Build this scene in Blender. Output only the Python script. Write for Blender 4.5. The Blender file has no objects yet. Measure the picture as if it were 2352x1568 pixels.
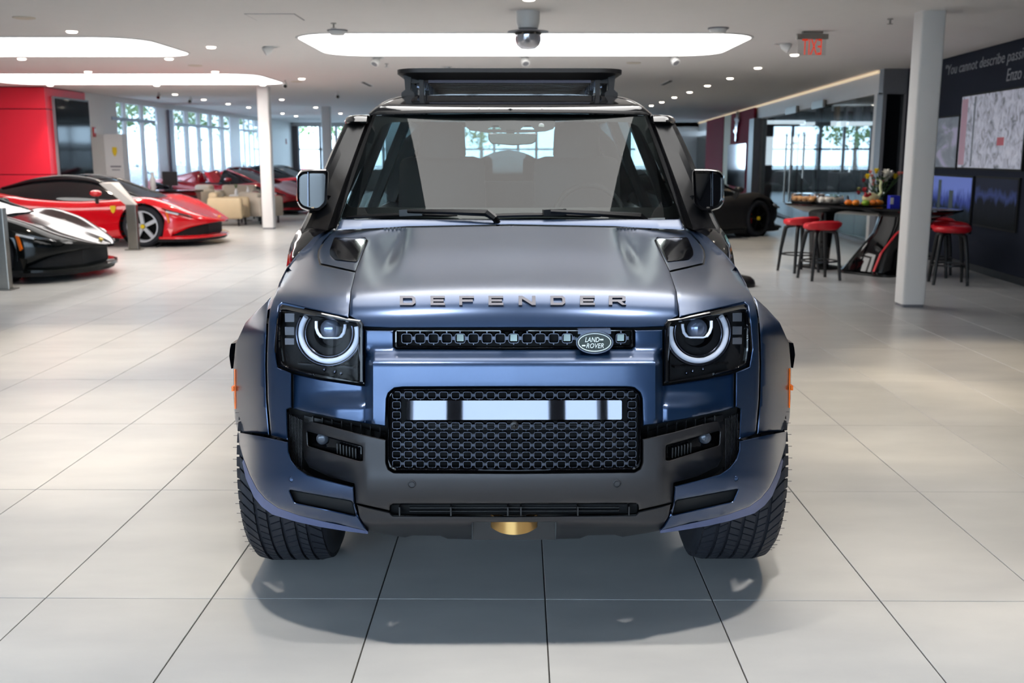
import bpy, bmesh, math, random
import numpy as np
from mathutils import Vector, Matrix
from mathutils.geometry import delaunay_2d_cdt
random.seed(7)
scene = bpy.context.scene
COL = scene.collection
PI = math.pi

# ------------------------------------------------------------------ camera
FPX, CX, CY, HC = 2330.0, 1176.0, 784.0, 1.53
PITCH = math.atan(429.0 / FPX)
CP, SP = math.cos(PITCH), math.sin(PITCH)
cam_d = bpy.data.cameras.new('camera')
cam = bpy.data.objects.new('camera', cam_d)
COL.objects.link(cam)
cam.location = (0, 0, HC)
cam.rotation_euler = (PI / 2 - PITCH, 0, 0)
cam_d.sensor_width = 36.0
cam_d.lens = FPX / 2352.0 * 36.0
cam_d.clip_start, cam_d.clip_end = 0.05, 400
cam_d.dof.use_dof = True
cam_d.dof.focus_distance = 3.25
cam_d.dof.aperture_fstop = 4.5
scene.camera = cam

# ------------------------------------------------------------------ world, exposure
scene.view_settings.view_transform = 'Standard'
scene.view_settings.look = 'None'
scene.view_settings.gamma = 1.0
scene.view_settings.use_curve_mapping = False
scene.view_settings.exposure = 0.05
scene.cycles.use_denoising = True
scene.cycles.max_bounces = 6
scene.cycles.diffuse_bounces = 3
scene.cycles.glossy_bounces = 4
scene.cycles.use_adaptive_sampling = True
scene.cycles.adaptive_threshold = 0.1
scene.cycles.adaptive_min_samples = 16
scene.cycles.transparent_max_bounces = 10
scene.cycles.caustics_reflective = False
scene.cycles.caustics_refractive = False
scene.cycles.sample_clamp_indirect = 6.0
world = bpy.data.worlds.new('overcast_sky')
scene.world = world
world.use_nodes = True
bg = world.node_tree.nodes['Background']
bg.inputs['Color'].default_value = (0.60, 0.79, 1.0, 1)      # bright, even overcast daylight
bg.inputs['Strength'].default_value = 10.5

def portal(loc, rot, sx, sy):
    l = bpy.data.lights.new('window_portal', 'AREA')
    l.shape = 'RECTANGLE'; l.size = sx; l.size_y = sy
    l.cycles.is_portal = True
    o = bpy.data.objects.new('window_portal', l); COL.objects.link(o)
    o.location = loc; o.rotation_euler = rot
    return o
portal((-4.2, -3.4, 1.5), (PI / 2, 0, 0), 11.6, 3.0)            # glazed front behind the camera (faces +Y)
portal((-9.7, 33, 1.5), (PI / 2, 0, -PI / 2), 18, 3.0)         # left-hand window wall (faces +X)
portal((-1.0, 45.3, 1.5), (PI / 2, 0, PI), 17, 3.0)             # far window wall (faces -Y)

# ------------------------------------------------------------------ pixel helpers
def ray(px, py):
    a = (px - CX) / FPX; b = (CY - py) / FPX
    return a, CP + b * SP, -SP + b * CP
def at(px, py, Y):
    a, y, z = ray(px, py); t = Y / y
    return Vector((a * t, Y, HC + z * t))
def onz(px, py, z):
    a, y, zz = ray(px, py); t = (z - HC) / zz
    return Vector((a * t, y * t, z))
def onwall(px, py, p, q):
    a, y, z = ray(px, py)
    nx, ny = q[1] - p[1], p[0] - q[0]
    t = (p[0] * nx + p[1] * ny) / (a * nx + y * ny)
    return Vector((a * t, y * t, HC + z * t))

# ------------------------------------------------------------------ small maths
def pchip(xs, ys):
    xs = np.array(xs, float); ys = np.array(ys, float)
    h = np.diff(xs); d = np.diff(ys) / h
    m = np.zeros(len(xs)); m[0], m[-1] = d[0], d[-1]
    for i in range(1, len(xs) - 1):
        if d[i - 1] * d[i] > 0:
            w1 = 2 * h[i] + h[i - 1]; w2 = h[i] + 2 * h[i - 1]
            m[i] = (w1 + w2) / (w1 / d[i - 1] + w2 / d[i])
    def f(x):
        x = np.clip(np.asarray(x, float), xs[0], xs[-1])
        k = np.clip(np.searchsorted(xs, x) - 1, 0, len(xs) - 2)
        t = (x - xs[k]) / h[k]
        return ((2*t**3 - 3*t**2 + 1) * ys[k] + (t**3 - 2*t**2 + t) * h[k] * m[k]
                + (-2*t**3 + 3*t**2) * ys[k + 1] + (t**3 - t**2) * h[k] * m[k + 1])
    return f
def sstep(a, b, x):
    t = np.clip((np.asarray(x, float) - a) / (b - a), 0, 1)
    return t * t * (3 - 2 * t)
def lerp(a, b, t): return a + (b - a) * t

# ------------------------------------------------------------------ materials
def S(r, g, b):
    f = lambda c: (c / 255 / 12.92) if c <= 10.3 else (((c / 255) + 0.055) / 1.055) ** 2.4
    return (f(r), f(g), f(b))
MATS = {}
def mat(name, col, rough=0.5, metal=0.0, spec=0.5, coat=0.0, coatr=0.05, emit=None, es=0.0, var=0.06, scale=6.0, bump=0.0, sheen=0.0, bscale=None):
    """Principled material with a fine procedural colour variation (and optional relief)."""
    if name in MATS: return MATS[name]
    m = bpy.data.materials.new(name); m.use_nodes = True
    nt = m.node_tree; N = nt.nodes; L = nt.links
    b = N['Principled BSDF']
    b.inputs['Roughness'].default_value = rough
    b.inputs['Metallic'].default_value = metal
    b.inputs['Specular IOR Level'].default_value = spec
    b.inputs['Coat Weight'].default_value = coat
    b.inputs['Coat Roughness'].default_value = coatr
    b.inputs['Sheen Weight'].default_value = sheen
    tc = N.new('ShaderNodeTexCoord')
    no = N.new('ShaderNodeTexNoise'); no.inputs['Scale'].default_value = scale; no.inputs['Detail'].default_value = 4
    L.new(tc.outputs['Object'], no.inputs['Vector'])
    mx = N.new('ShaderNodeMix'); mx.data_type = 'RGBA'
    mx.inputs['A'].default_value = (*[c * (1 - var) for c in col], 1)
    mx.inputs['B'].default_value = (*[min(1, c * (1 + var)) for c in col], 1)
    L.new(no.outputs['Fac'], mx.inputs['Factor'])
    L.new(mx.outputs['Result'], b.inputs['Base Color'])
    if bump:
        n2 = N.new('ShaderNodeTexNoise'); n2.inputs['Scale'].default_value = bscale or scale * 20
        L.new(tc.outputs['Object'], n2.inputs['Vector'])
        bp = N.new('ShaderNodeBump'); bp.inputs['Strength'].default_value = bump; bp.inputs['Distance'].default_value = 0.002
        L.new(n2.outputs['Fac'], bp.inputs['Height']); L.new(bp.outputs['Normal'], b.inputs['Normal'])
    if emit:
        b.inputs['Emission Color'].default_value = (*emit, 1); b.inputs['Emission Strength'].default_value = es
    MATS[name] = m
    return m
def glass(name, tint=(1, 1, 1), refl=1.0, rough=0.0, ior=1.5):
    """Thin clear pane: Fresnel mix of a mirror reflection and a tinted see-through."""
    if name in MATS: return MATS[name]
    m = bpy.data.materials.new(name); m.use_nodes = True
    nt = m.node_tree; N = nt.nodes; L = nt.links
    for n in list(N):
        if n.type == 'BSDF_PRINCIPLED': N.remove(n)
    out = [n for n in N if n.type == 'OUTPUT_MATERIAL'][0]
    fr = N.new('ShaderNodeFresnel'); fr.inputs['IOR'].default_value = ior
    mu = N.new('ShaderNodeMath'); mu.operation = 'MULTIPLY'; mu.inputs[1].default_value = refl; mu.use_clamp = True
    gl = N.new('ShaderNodeBsdfGlossy'); gl.inputs['Roughness'].default_value = rough
    tr = N.new('ShaderNodeBsdfTransparent'); tr.inputs['Color'].default_value = (*tint, 1)
    mx = N.new('ShaderNodeMixShader')
    L.new(fr.outputs[0], mu.inputs[0]); L.new(mu.outputs[0], mx.inputs[0])
    L.new(tr.outputs[0], mx.inputs[1]); L.new(gl.outputs[0], mx.inputs[2]); L.new(mx.outputs[0], out.inputs[0])
    MATS[name] = m
    return m

# ------------------------------------------------------------------ object helpers
def link(o, parent=None):
    COL.objects.link(o)
    if parent is not None: o.parent = parent
    return o
def tag(o, label=None, cat=None, group=None, kind=None):
    if label: o['label'] = label
    if cat: o['category'] = cat
    if group: o['group'] = group
    if kind: o['kind'] = kind
    return o
def empty(name, loc, rz=0.0):
    o = bpy.data.objects.new(name, None); COL.objects.link(o)
    o.location = loc; o.rotation_euler = (0, 0, rz); o.empty_display_size = 0.1
    return o
def finish(me, mats, smooth=None):
    for m in (mats if isinstance(mats, (list, tuple)) else [mats]):
        me.materials.append(m)
    if smooth:
        me.shade_smooth()
        me.set_sharp_from_angle(angle=math.radians(smooth))
    return me
def raw(name, vs, fs, m, parent=None, smooth=None, mi=None):
    me = bpy.data.meshes.new(name)
    me.from_pydata([tuple(map(float, v)) for v in vs], [], [tuple(map(int, f)) for f in fs]); me.update()
    finish(me, m, None)
    if mi is not None: me.polygons.foreach_set('material_index', mi)
    bm = bmesh.new(); bm.from_mesh(me); bmesh.ops.recalc_face_normals(bm, faces=bm.faces); bm.to_mesh(me); bm.free()
    if smooth:
        me.shade_smooth(); me.set_sharp_from_angle(angle=math.radians(smooth))
    return link(bpy.data.objects.new(name, me), parent)
def dup(o, parent=None, loc=None, rot=None):
    c = o.copy(); link(c, parent)
    if loc is not None: c.location = loc
    if rot is not None: c.rotation_euler = rot
    return c
def copy_tree(o, parent=None):
    c = o.copy(); COL.objects.link(c); c.parent = parent
    for ch in list(o.children):
        k = copy_tree(ch, c); k.matrix_parent_inverse = ch.matrix_parent_inverse
    return c

class MB:
    """Collects shapes into one mesh."""
    def __init__(s): s.v = []; s.f = []
    def add(s, vs, fs):
        o = len(s.v); s.v += [Vector(v) for v in vs]; s.f += [tuple(i + o for i in f) for f in fs]; return s
    def box(s, x0, x1, y0, y1, z0, z1):
        v = [(x, y, z) for z in (z0, z1) for y in (y0, y1) for x in (x0, x1)]
        return s.add(v, [(0, 2, 3, 1), (4, 5, 7, 6), (0, 1, 5, 4), (2, 6, 7, 3), (0, 4, 6, 2), (1, 3, 7, 5)])
    def obox(s, c, ux, uy, uz):
        c = Vector(c); ux, uy, uz = Vector(ux), Vector(uy), Vector(uz)
        v = [c + ux * i + uy * j + uz * k for k in (-1, 1) for j in (-1, 1) for i in (-1, 1)]
        return s.add(v, [(0, 2, 3, 1), (4, 5, 7, 6), (0, 1, 5, 4), (2, 6, 7, 3), (0, 4, 6, 2), (1, 3, 7, 5)])
    def bar(s, p, q, w, h=None, up=(0, 0, 1)):
        p, q = Vector(p), Vector(q); d = (q - p); n = d.normalized()
        u = Vector(up)
        if abs(n.dot(u)) > 0.98: u = Vector((0, 1, 0))
        sx = n.cross(u).normalized(); sz = sx.cross(n).normalized()
        return s.obox((p + q) / 2, d / 2, sx * w / 2, sz * (h or w) / 2)
    def rings(s, rs, close=True, cap=(True, True)):
        n = len(rs[0]); vs = [v for r in rs for v in r]; fs = []
        for i in range(len(rs) - 1):
            for j in range(n if close else n - 1):
                k = (j + 1) % n
                fs.append((i * n + j, i * n + k, (i + 1) * n + k, (i + 1) * n + j))
        if cap[0]: fs.append(tuple(range(n - 1, -1, -1)))
        if cap[1]: fs.append(tuple((len(rs) - 1) * n + j for j in range(n)))
        return s.add(vs, fs)
    def tube(s, pts, r, n=8, cap=True):
        pts = [Vector(p) for p in pts]; rs = []
        rad = r if isinstance(r, (list, tuple)) else [r] * len(pts)
        prev = None
        for i, p in enumerate(pts):
            d = (pts[min(i + 1, len(pts) - 1)] - pts[max(i - 1, 0)]).normalized()
            if prev is None:
                u = Vector((0, 0, 1)) if abs(d.z) < 0.9 else Vector((1, 0, 0))
                a = d.cross(u).normalized()
            else:
                a = (prev - d * prev.dot(d)).normalized()
            prev = a; b = d.cross(a)
            rs.append([p + (a * math.cos(t) + b * math.sin(t)) * rad[i] for t in [2 * PI * k / n for k in range(n)]])
        return s.rings(rs, True, (cap, cap))
    def lathe(s, prof, n=32, c=(0, 0, 0), ax='z', cap=(False, False)):
        c = Vector(c); rs = []
        for r, h in prof:
            ring = []
            for k in range(n):
                t = 2 * PI * k / n; x, y = r * math.cos(t), r * math.sin(t)
                ring.append(c + (Vector((x, y, h)) if ax == 'z' else Vector((h, x, y)) if ax == 'x' else Vector((x, h, y))))
            rs.append(ring)
        return s.rings(rs, True, cap)
    def prism(s, poly, z0, z1, tf=None):
        """poly: (x,y) list; extruded between z0 and z1; tf maps (x,y,z) to a point."""
        tf = tf or (lambda x, y, z: Vector((x, y, z)))
        return s.rings([[tf(x, y, z0) for x, y in poly], [tf(x, y, z1) for x, y in poly]])
    def sphere(s, c, r, n=10, m=6, sc=(1, 1, 1)):
        c = Vector(c); rs = []
        for i in range(1, m):
            a = PI * i / m
            rs.append([c + Vector((r * sc[0] * math.sin(a) * math.cos(2*PI*k/n), r * sc[1] * math.sin(a) * math.sin(2*PI*k/n), r * sc[2] * math.cos(a))) for k in range(n)])
        return s.rings(rs)
    def build(s, name, m, parent=None, smooth=None):
        return raw(name, s.v, s.f, m, parent, smooth)
def rr(x0, y0, x1, y1, r, n=5):
    p = []
    for cx, cy, a in ((x1 - r, y1 - r, 0), (x0 + r, y1 - r, 90), (x0 + r, y0 + r, 180), (x1 - r, y0 + r, 270)):
        for k in range(n + 1):
            t = math.radians(a + 90 * k / n); p.append((cx + r * math.cos(t), cy + r * math.sin(t)))
    return p
def dens(pts, step, close=True):
    out = []; n = len(pts)
    for i in range(n if close else n - 1):
        a, b = pts[i], pts[(i + 1) % n]; L = math.dist(a, b); k = max(1, int(round(L / step)))
        for j in range(k): out.append((lerp(a[0], b[0], j / k), lerp(a[1], b[1], j / k)))
    if not close: out.append(tuple(pts[-1]))
    return out
def crom(pts, n=6, close=False):
    P = [Vector(p) for p in pts]; out = []; m = len(P)
    for i in range(m if close else m - 1):
        p0 = P[(i - 1) % m] if close or i > 0 else P[0]
        p1, p2 = P[i], P[(i + 1) % m]
        p3 = P[(i + 2) % m] if close or i + 2 < m else P[-1]
        for k in range(n):
            t = k / n
            out.append(0.5 * ((2 * p1) + (p2 - p0) * t + (2*p0 - 5*p1 + 4*p2 - p3) * t*t + (3*p1 - p0 - 3*p2 + p3) * t**3))
    if not close: out.append(P[-1])
    return out
def fillet(pts, r, n=4):
    """Round every corner of a closed polygon by about r."""
    out = []; m = len(pts)
    for i in range(m):
        p0, p1, p2 = (Vector(pts[(i + k) % m]) for k in (-1, 0, 1))
        rad = r[i] if isinstance(r, (list, tuple)) else r
        a = p0 - p1; b = p2 - p1
        d = min(rad, a.length * 0.45, b.length * 0.45)
        A = p1 + a.normalized() * d; B = p1 + b.normalized() * d
        if d < 0.3: out.append(tuple(p1)); continue
        for k in range(n + 1):
            t = k / n; q = A * (1 - t)**2 + p1 * 2 * t * (1 - t) + B * t * t; out.append(tuple(q))
    return out
def bool_cut(o, cutter):
    md = o.modifiers.new('cut', 'BOOLEAN'); md.operation = 'DIFFERENCE'; md.solver = 'EXACT'; md.object = cutter
    dg = bpy.context.evaluated_depsgraph_get(); dg.update()
    me = bpy.data.meshes.new_from_object(o.evaluated_get(dg))
    o.modifiers.clear(); old = o.data; o.data = me; me.name = o.name
    bpy.data.objects.remove(cutter, do_unlink=True)
    return o
def text_mesh(name, body, w, h, depth, m, parent=None, mat4=None, align='FIT', spacing=1.0, shear=0.0):
    cu = bpy.data.curves.new(name, 'FONT'); cu.body = body; cu.extrude = 0.5; cu.resolution_u = 3
    cu.space_character = spacing; cu.shear = shear
    t = bpy.data.objects.new(name, cu); COL.objects.link(t)
    dg = bpy.context.evaluated_depsgraph_get(); dg.update()
    me = bpy.data.meshes.new_from_object(t.evaluated_get(dg))
    bpy.data.objects.remove(t, do_unlink=True)
    co = np.array([v.co for v in me.vertices]); lo, hi = co.min(0), co.max(0)
    for v in me.vertices:
        v.co = ((v.co.x - lo[0]) / (hi[0] - lo[0]) * w, (v.co.y - lo[1]) / (hi[1] - lo[1]) * h, (v.co.z - lo[2]) / (hi[2] - lo[2]) * depth)
    me.materials.clear(); me.materials.append(m); me.name = name
    o = bpy.data.objects.new(name, me); link(o, parent)
    if mat4 is not None: o.matrix_basis = mat4
    return o

# ------------------------------------------------------------------ shared materials
M_white = mat('white_paint', S(226, 224, 222), 0.55, var=0.02, bump=0.03)
M_ceil = mat('ceiling_paint', S(236, 233, 231), 0.8, var=0.02, bump=0.03)
M_charcoal = mat('charcoal_wall_paint', S(34, 38, 51), 0.8, spec=0.15, var=0.05)
M_redwall = mat('red_lacquer_panel', S(224, 36, 58), 0.42, var=0.03, scale=1.5)
M_darkred = mat('burgundy_panel', S(132, 30, 52), 0.8, spec=0.15, var=0.04)
M_black = mat('black_satin', S(16, 16, 19), 0.42)
M_blackgl = mat('black_gloss', S(8, 8, 10), 0.06, spec=0.6)
M_blackmt = mat('black_matt', S(11, 11, 13), 0.8)
M_chrome = mat('chrome', S(215, 218, 222), 0.12, 1.0)
M_steel = mat('brushed_steel', S(150, 146, 140), 0.32, 1.0, var=0.1, scale=30)
M_greyfr = mat('grey_frame', S(120, 120, 126), 0.45)
M_pane = glass('window_glass', (0.93, 0.97, 0.98), 0.8)
M_tyre = mat('tyre_rubber', S(33, 35, 42), 0.62, spec=0.35, bump=0.1, scale=40)
M_light = mat('light_diffuser', S(255, 252, 246), 0.6, emit=(1.0, 0.98, 0.955), es=4.7, var=0.0)
M_bulb = mat('downlight_lens', S(255, 244, 225), 0.5, emit=(1.0, 0.90, 0.76), es=9.0, var=0.0)
M_trim = mat('light_trim', S(225, 224, 222), 0.4, var=0.01)
M_beige = mat('beige_leather', S(201, 180, 145), 0.55, bump=0.1, scale=9)
M_cream = mat('cream_fabric', S(196, 184, 168), 0.75, bump=0.15, scale=9)
M_yellow = mat('yellow_badge', S(240, 205, 40), 0.35)
M_amber = mat('amber_lens', S(235, 110, 18), 0.25, spec=0.6)
M_redleather = mat('red_leather', S(196, 10, 30), 0.38, spec=0.5)
# ================================================================== THE ROOM
H = 2.90
LX = -9.55
def struct(o): o['kind'] = 'structure'; return o

# ---- floor: large-format tiles over a recessed dark grout bed
def tile_material():
    m = bpy.data.materials.new('porcelain_tile'); m.use_nodes = True
    nt = m.node_tree; N = nt.nodes; L = nt.links; b = N['Principled BSDF']
    tc = N.new('ShaderNodeTexCoord'); oi = N.new('ShaderNodeObjectInfo')
    geo = N.new('ShaderNodeNewGeometry')
    n1 = N.new('ShaderNodeTexNoise'); n1.inputs['Scale'].default_value = 1.6; n1.inputs['Detail'].default_value = 6; n1.inputs['Roughness'].default_value = 0.5
    mp = N.new('ShaderNodeMapping'); mp.inputs['Scale'].default_value = (1.0, 2.4, 1.0)
    L.new(geo.outputs['Position'], mp.inputs['Vector']); L.new(mp.outputs[0], n1.inputs['Vector'])
    n2 = N.new('ShaderNodeTexNoise'); n2.inputs['Scale'].default_value = 90; n2.inputs['Detail'].default_value = 3
    L.new(geo.outputs['Position'], n2.inputs['Vector'])
    rp = N.new('ShaderNodeValToRGB')
    rp.color_ramp.elements[0].position = 0.22; rp.color_ramp.elements[0].color = (*S(170, 171, 172), 1)
    rp.color_ramp.elements[1].position = 0.72; rp.color_ramp.elements[1].color = (*S(191, 191, 190), 1)
    L.new(n1.outputs['Fac'], rp.inputs['Fac'])
    mx = N.new('ShaderNodeMix'); mx.data_type = 'RGBA'; mx.blend_type = 'MULTIPLY'; mx.inputs['Factor'].default_value = 1
    gr = N.new('ShaderNodeMapRange'); gr.inputs['To Min'].default_value = 0.95; gr.inputs['To Max'].default_value = 1.03
    L.new(oi.outputs['Random'], gr.inputs['Value'])
    L.new(rp.outputs[0], mx.inputs['A']); L.new(gr.outputs[0], mx.inputs['B'])
    L.new(mx.outputs['Result'], b.inputs['Base Color'])
    b.inputs['Roughness'].default_value = 0.28
    bp = N.new('ShaderNodeBump'); bp.inputs['Strength'].default_value = 0.04; bp.inputs['Distance'].default_value = 0.002
    L.new(n2.outputs['Fac'], bp.inputs['Height']); L.new(bp.outputs[0], b.inputs['Normal'])
    b.inputs['Specular IOR Level'].default_value = 0.5
    MATS['tile'] = m
    return m
M_tile = tile_material()
M_grout = mat('grout', S(60, 58, 56), 0.9)
floor = struct(MB().box(-16, 14, -3.5, 23.3, -0.12, -0.004).box(LX - .2, 14, 23.3, 45.2, -0.12, -0.004).build('floor', M_grout))
SX, SY, GAP = 0.5845, 1.168, 0.0045
ANG = -0.008
t_me = bpy.data.meshes.new('tile')
_t = MB(); hx, hy = SX / 2 - GAP / 2, SY / 2 - GAP / 2; bv = 0.0012
_t.rings([[Vector((sx * hx, sy * hy, -0.008)) for sx, sy in ((-1, -1), (1, -1), (1, 1), (-1, 1))],
          [Vector((sx * hx, sy * hy, -bv)) for sx, sy in ((-1, -1), (1, -1), (1, 1), (-1, 1))],
          [Vector((sx * (hx - bv), sy * (hy - bv), 0)) for sx, sy in ((-1, -1), (1, -1), (1, 1), (-1, 1))]], cap=(False, True))
t_me.from_pydata([tuple(v) for v in _t.v], [], _t.f); t_me.update(); t_me.materials.append(M_tile)
def tile_c(i, j):
    x, y = 0.1157 + (i - 3 + 0.5) * SX - 0.1157, (j + 0.5) * SY
    c, s = math.cos(ANG), math.sin(ANG)
    return 0.1157 + c * x - s * y, 3.326 + s * x + c * y
def proj(x, y, z):
    d = y * CP - (z - HC) * SP
    if d < 0.05: return None
    u = y * SP + (z - HC) * CP
    return CX + FPX * x / d, CY - FPX * u / d
cells = []
for i in range(-24, 27):
    for j in range(-8, 36):
        x, y = tile_c(i, j)
        if not (-15.5 < x < 13.5 and -2.9 < y < 44.4): continue
        if y > 21 and x < -9.3: continue
        ar = 0
        if y > 1.2:
            q = [proj(x + a * hx, y + b * hy, 0) for a, b in ((-1, -1), (1, -1), (1, 1), (-1, 1))]
            if all(q) and max(p[0] for p in q) > 0 and min(p[0] for p in q) < 2352 and min(p[1] for p in q) < 1568:
                ar = abs(sum(q[k][0] * q[(k + 1) % 4][1] - q[(k + 1) % 4][0] * q[k][1] for k in range(4))) / 2
        cells.append((ar, x, y))
cells.sort(reverse=True)
far = MB()
for k, (ar, x, y) in enumerate(cells):
    if k < 300 and ar > 0:
        o = bpy.data.objects.new('tile', t_me); link(o, floor); o.location = (x, y, 0); o.rotation_euler = (0, 0, ANG)
    else:
        c, s = math.cos(ANG), math.sin(ANG)
        far.add([(x + c * v.x - s * v.y, y + s * v.x + c * v.y, v.z) for v in _t.v], _t.f)
tf = far.build('tile_field', M_tile, floor); tf['kind'] = 'stuff'

# ---- ceiling
ceiling = struct(MB().box(-16, 14, -3.6, 23.3, H, H + 0.25).box(LX - .2, 14, 23.3, 45.2, H, H + 0.25).build('ceiling', M_ceil))

# ---- right-hand wall: charcoal section, doorway return, white section
RD = lambda y: 6.06 + 0.07 * (y - 12)
RW = lambda y: 6.05 + 0.074 * (y - 17.2)
def wallquad(mb, p, q, z0, z1, th):
    """vertical slab between plan points p,q, thickness th to the right of p->q"""
    p, q = Vector((*p, 0)), Vector((*q, 0)); n = Vector((q.y - p.y, -(q.x - p.x), 0)).normalized() * th
    return mb.rings([[p + Vector((0, 0, z)), q + Vector((0, 0, z)), q + n + Vector((0, 0, z)), p + n + Vector((0, 0, z))] for z in (z0, z1)])
wallquad(m := MB(), (RD(-3.5), -3.5), (RD(16.9), 16.9), 0, H, 0.2)
wall_right = struct(m.build('wall_right', M_charcoal))
P1, P2 = (RD(2), 2), (RD(16.9), 16.9)
m = MB()
wallquad(m, (RW(17.2), 17.2), (RW(45), 45), 2.52, H - 0.05, 0.2)
wallquad(m, (RW(17.2), 17.2), (RW(17.45), 17.45), 0, 2.52, 0.2)
wallquad(m, (RW(28.95), 28.95), (RW(29.6), 29.6), 0, 2.52, 0.2)
wall_side = struct(m.build('wall_side', M_white))
W1, W2 = (RW(17.2), 17.2), (RW(45), 45)
struct(m0 := wallquad(MB(), (RW(17.2), 17.2), (RW(45), 45), H - 0.05, H - 0.012, -0.03).build('trim_1', mat('cove_led_strip', S(255, 214, 150), 0.5, emit=(1, 0.82, 0.58), es=0.5, var=0)))
# doorway in the return between the two walls
m = MB(); m.box(6.03, 6.45, 16.95, 17.15, 2.5, H); m.box(6.03, 6.09, 16.93, 17.2, 0, 2.52); m.box(6.40, 6.5, 16.9, 17.2, 0, 2.52)
door_1 = struct(m.build('door_1', M_greyfr))
MB().box(6.09, 6.40, 17.02, 17.05, 0.02, 2.5).build('pane', mat('dark_tinted_glass', S(10, 11, 14), 0.05, spec=0.7), door_1)
# baseboard of the charcoal wall
struct(wallquad(MB(), (RD(-3.5) - 0.012, -3.5), (RD(16.9) - 0.012, 16.9), 0, 0.09, 0.02).build('baseboard_right', M_black))

# ---- showroom behind the glass of the white wall
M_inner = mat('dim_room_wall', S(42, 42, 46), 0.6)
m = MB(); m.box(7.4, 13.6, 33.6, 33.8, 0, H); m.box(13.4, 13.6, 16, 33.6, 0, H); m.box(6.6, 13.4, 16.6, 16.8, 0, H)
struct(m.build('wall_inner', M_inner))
M_blind = mat('daylit_blind', S(228, 236, 245), 0.8, emit=(0.82, 0.92, 1.0), es=1.15, var=0.01)
def p3(px, py, Y): return at(px, py, Y)
wn = 0
for x0, x1, y0, y1 in ((1757, 1878, 314, 379), (1906, 1919, 315, 378), (1928, 1942, 315, 378), (1947, 1964, 315, 378), (1979, 1984, 315, 376),
                       (1906, 1917, 384, 400), (1928, 1938, 384, 402), (1947, 1960, 384, 402)):
    a = at(x0, y1, 33.5); b = at(x1, y0, 33.5); wn += 1
    w = struct(MB().box(a.x, b.x, 33.52, 33.59, a.z, b.z).build('window_%d' % (10 + wn), M_blind))
    f = MB(); t = 0.03
    f.box(a.x - t, b.x + t, 33.46, 33.56, b.z, b.z + t); f.box(a.x - t, b.x + t, 33.46, 33.56, a.z - t, a.z)
    f.box(a.x - t, a.x, 33.46, 33.56, a.z, b.z); f.box(b.x, b.x + t, 33.46, 33.56, a.z, b.z)
    f.build('window_frame', M_greyfr, w)
# upright room columns seen through the glass
for k, (x0, x1, Y, mm) in enumerate(((1878, 1907, 26.0, M_blackmt), (1919, 1927, 30, mat('oak_panel', S(120, 92, 60), 0.5)), (1942, 1946, 30, M_greyfr), (1964, 1978, 30, M_greyfr), (1986, 1997, 30, M_greyfr))):
    a = at(x0, 300, Y); b = at(x1, 300, Y)
    o = struct(MB().box(a.x, b.x, Y, Y + 0.25, 0, H).build('trim_%d' % (20 + k), mm))
# white light coves inside that room
for k, (x0, x1, y0, y1) in enumerate(((1762, 1850, 276, 284), (1848, 1878, 280, 288), (1908, 1922, 278, 289), (1931, 1945, 278, 290), (1949, 2004, 279, 288))):
    a = at(x0, y1, 29.0); b = at(x1, y0, 29.0)
    o = tag(MB().box(a.x, b.x, 29.0, 29.5, a.z, b.z).build('cove_light', M_blind), 'white glowing ceiling cove inside the glazed side room', 'light', 'coves in the side room')
# dark sofa-like car shapes inside the room
def mound(name, px0, px1, pyt, Y, label, cat, mm):
    a, b = at(px0, pyt, Y), at(px1, pyt, Y); top = a.z; L = b.x - a.x
    prof = [(0, .15), (.02, .45), (.12, .6), (.28, .66), (.4, .97), (.62, 1.0), (.78, .7), (.95, .6), (1, .4), (1, .15)]
    m = MB(); rs = []
    for d, s in ((0, .9), (.15, 1), (1.5, 1), (1.7, .9)):
        rs.append([Vector((a.x + (0.5 + (u - .5) * s) * L, Y + d, max(.12, w * top * s))) for u, w in prof])
    m.rings(rs); return tag(m.build(name, mm, None, 40), label, cat)
mound('parked_car', 1762, 1885, 392, 29.5, 'dark green car parked behind the glass doors', 'car', mat('dark_green_paint', S(16, 34, 26), 0.3))
mound('parked_car', 1885, 2000, 396, 27.0, 'black car parked behind glass beside the flower bouquet', 'car', mat('deep_black_paint', S(9, 9, 12), 0.3))

struct(MB().box(6.6, 13.4, 17.3, 33.5, 0.001, 0.012).build('floor_inner', mat('dark_floor_sheet', S(26, 26, 30), .95)))  # dark sheet added so the lower side room reads dark through the glass
# ---- storefront glass in the white wall
def wl(px): return onwall(px, 330, W1, W2).y
cuts = [1748, 1763, 1822, 1878, 1925, 1965, 2012]
ys = sorted({round(max(17.46, wl(c)), 3) for c in cuts})
sf = tag(empty('glass_storefront', (RW(20), 20, 0)), 'tall frameless glass storefront with steel pulls under the white header', 'storefront')
def sfp(name, mb, m): o = mb.build(name, m); o.parent = sf; o.matrix_parent_inverse = sf.matrix_basis.inverted() if False else Matrix.Translation(-sf.location); return o
for a, b in zip(ys[:-1], ys[1:]):
    sfp('pane', wallquad(MB(), (RW(a) + .05, a + .01), (RW(b) + .05, b - .01), 0.02, 2.5, 0.012), glass('storefront_glass', (.9, .94, .95), .3))
sfp('floor_rail', wallquad(MB(), (RW(ys[0]) + .03, ys[0]), (RW(ys[-1]) + .03, ys[-1]), 0.0, 0.06, 0.05), M_greyfr)
for px0, y0, y1 in ((1815, 307, 466), (1827, 303, 466), (1857, 307, 410)):
    a, b = onwall(px0, y0, W1, W2), onwall(px0, y1, W1, W2)
    h = MB().tube([(a.x - .08, a.y, a.z), (a.x - .08, a.y, max(.3, b.z))], 0.02, 8)
    h.bar((a.x - .08, a.y, a.z - .25), (a.x + .05, a.y, a.z - .25), .02); h.bar((a.x - .08, a.y, .6), (a.x + .05, a.y, .6), .02)
    sfp('pull_handle', h, M_steel)
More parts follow.
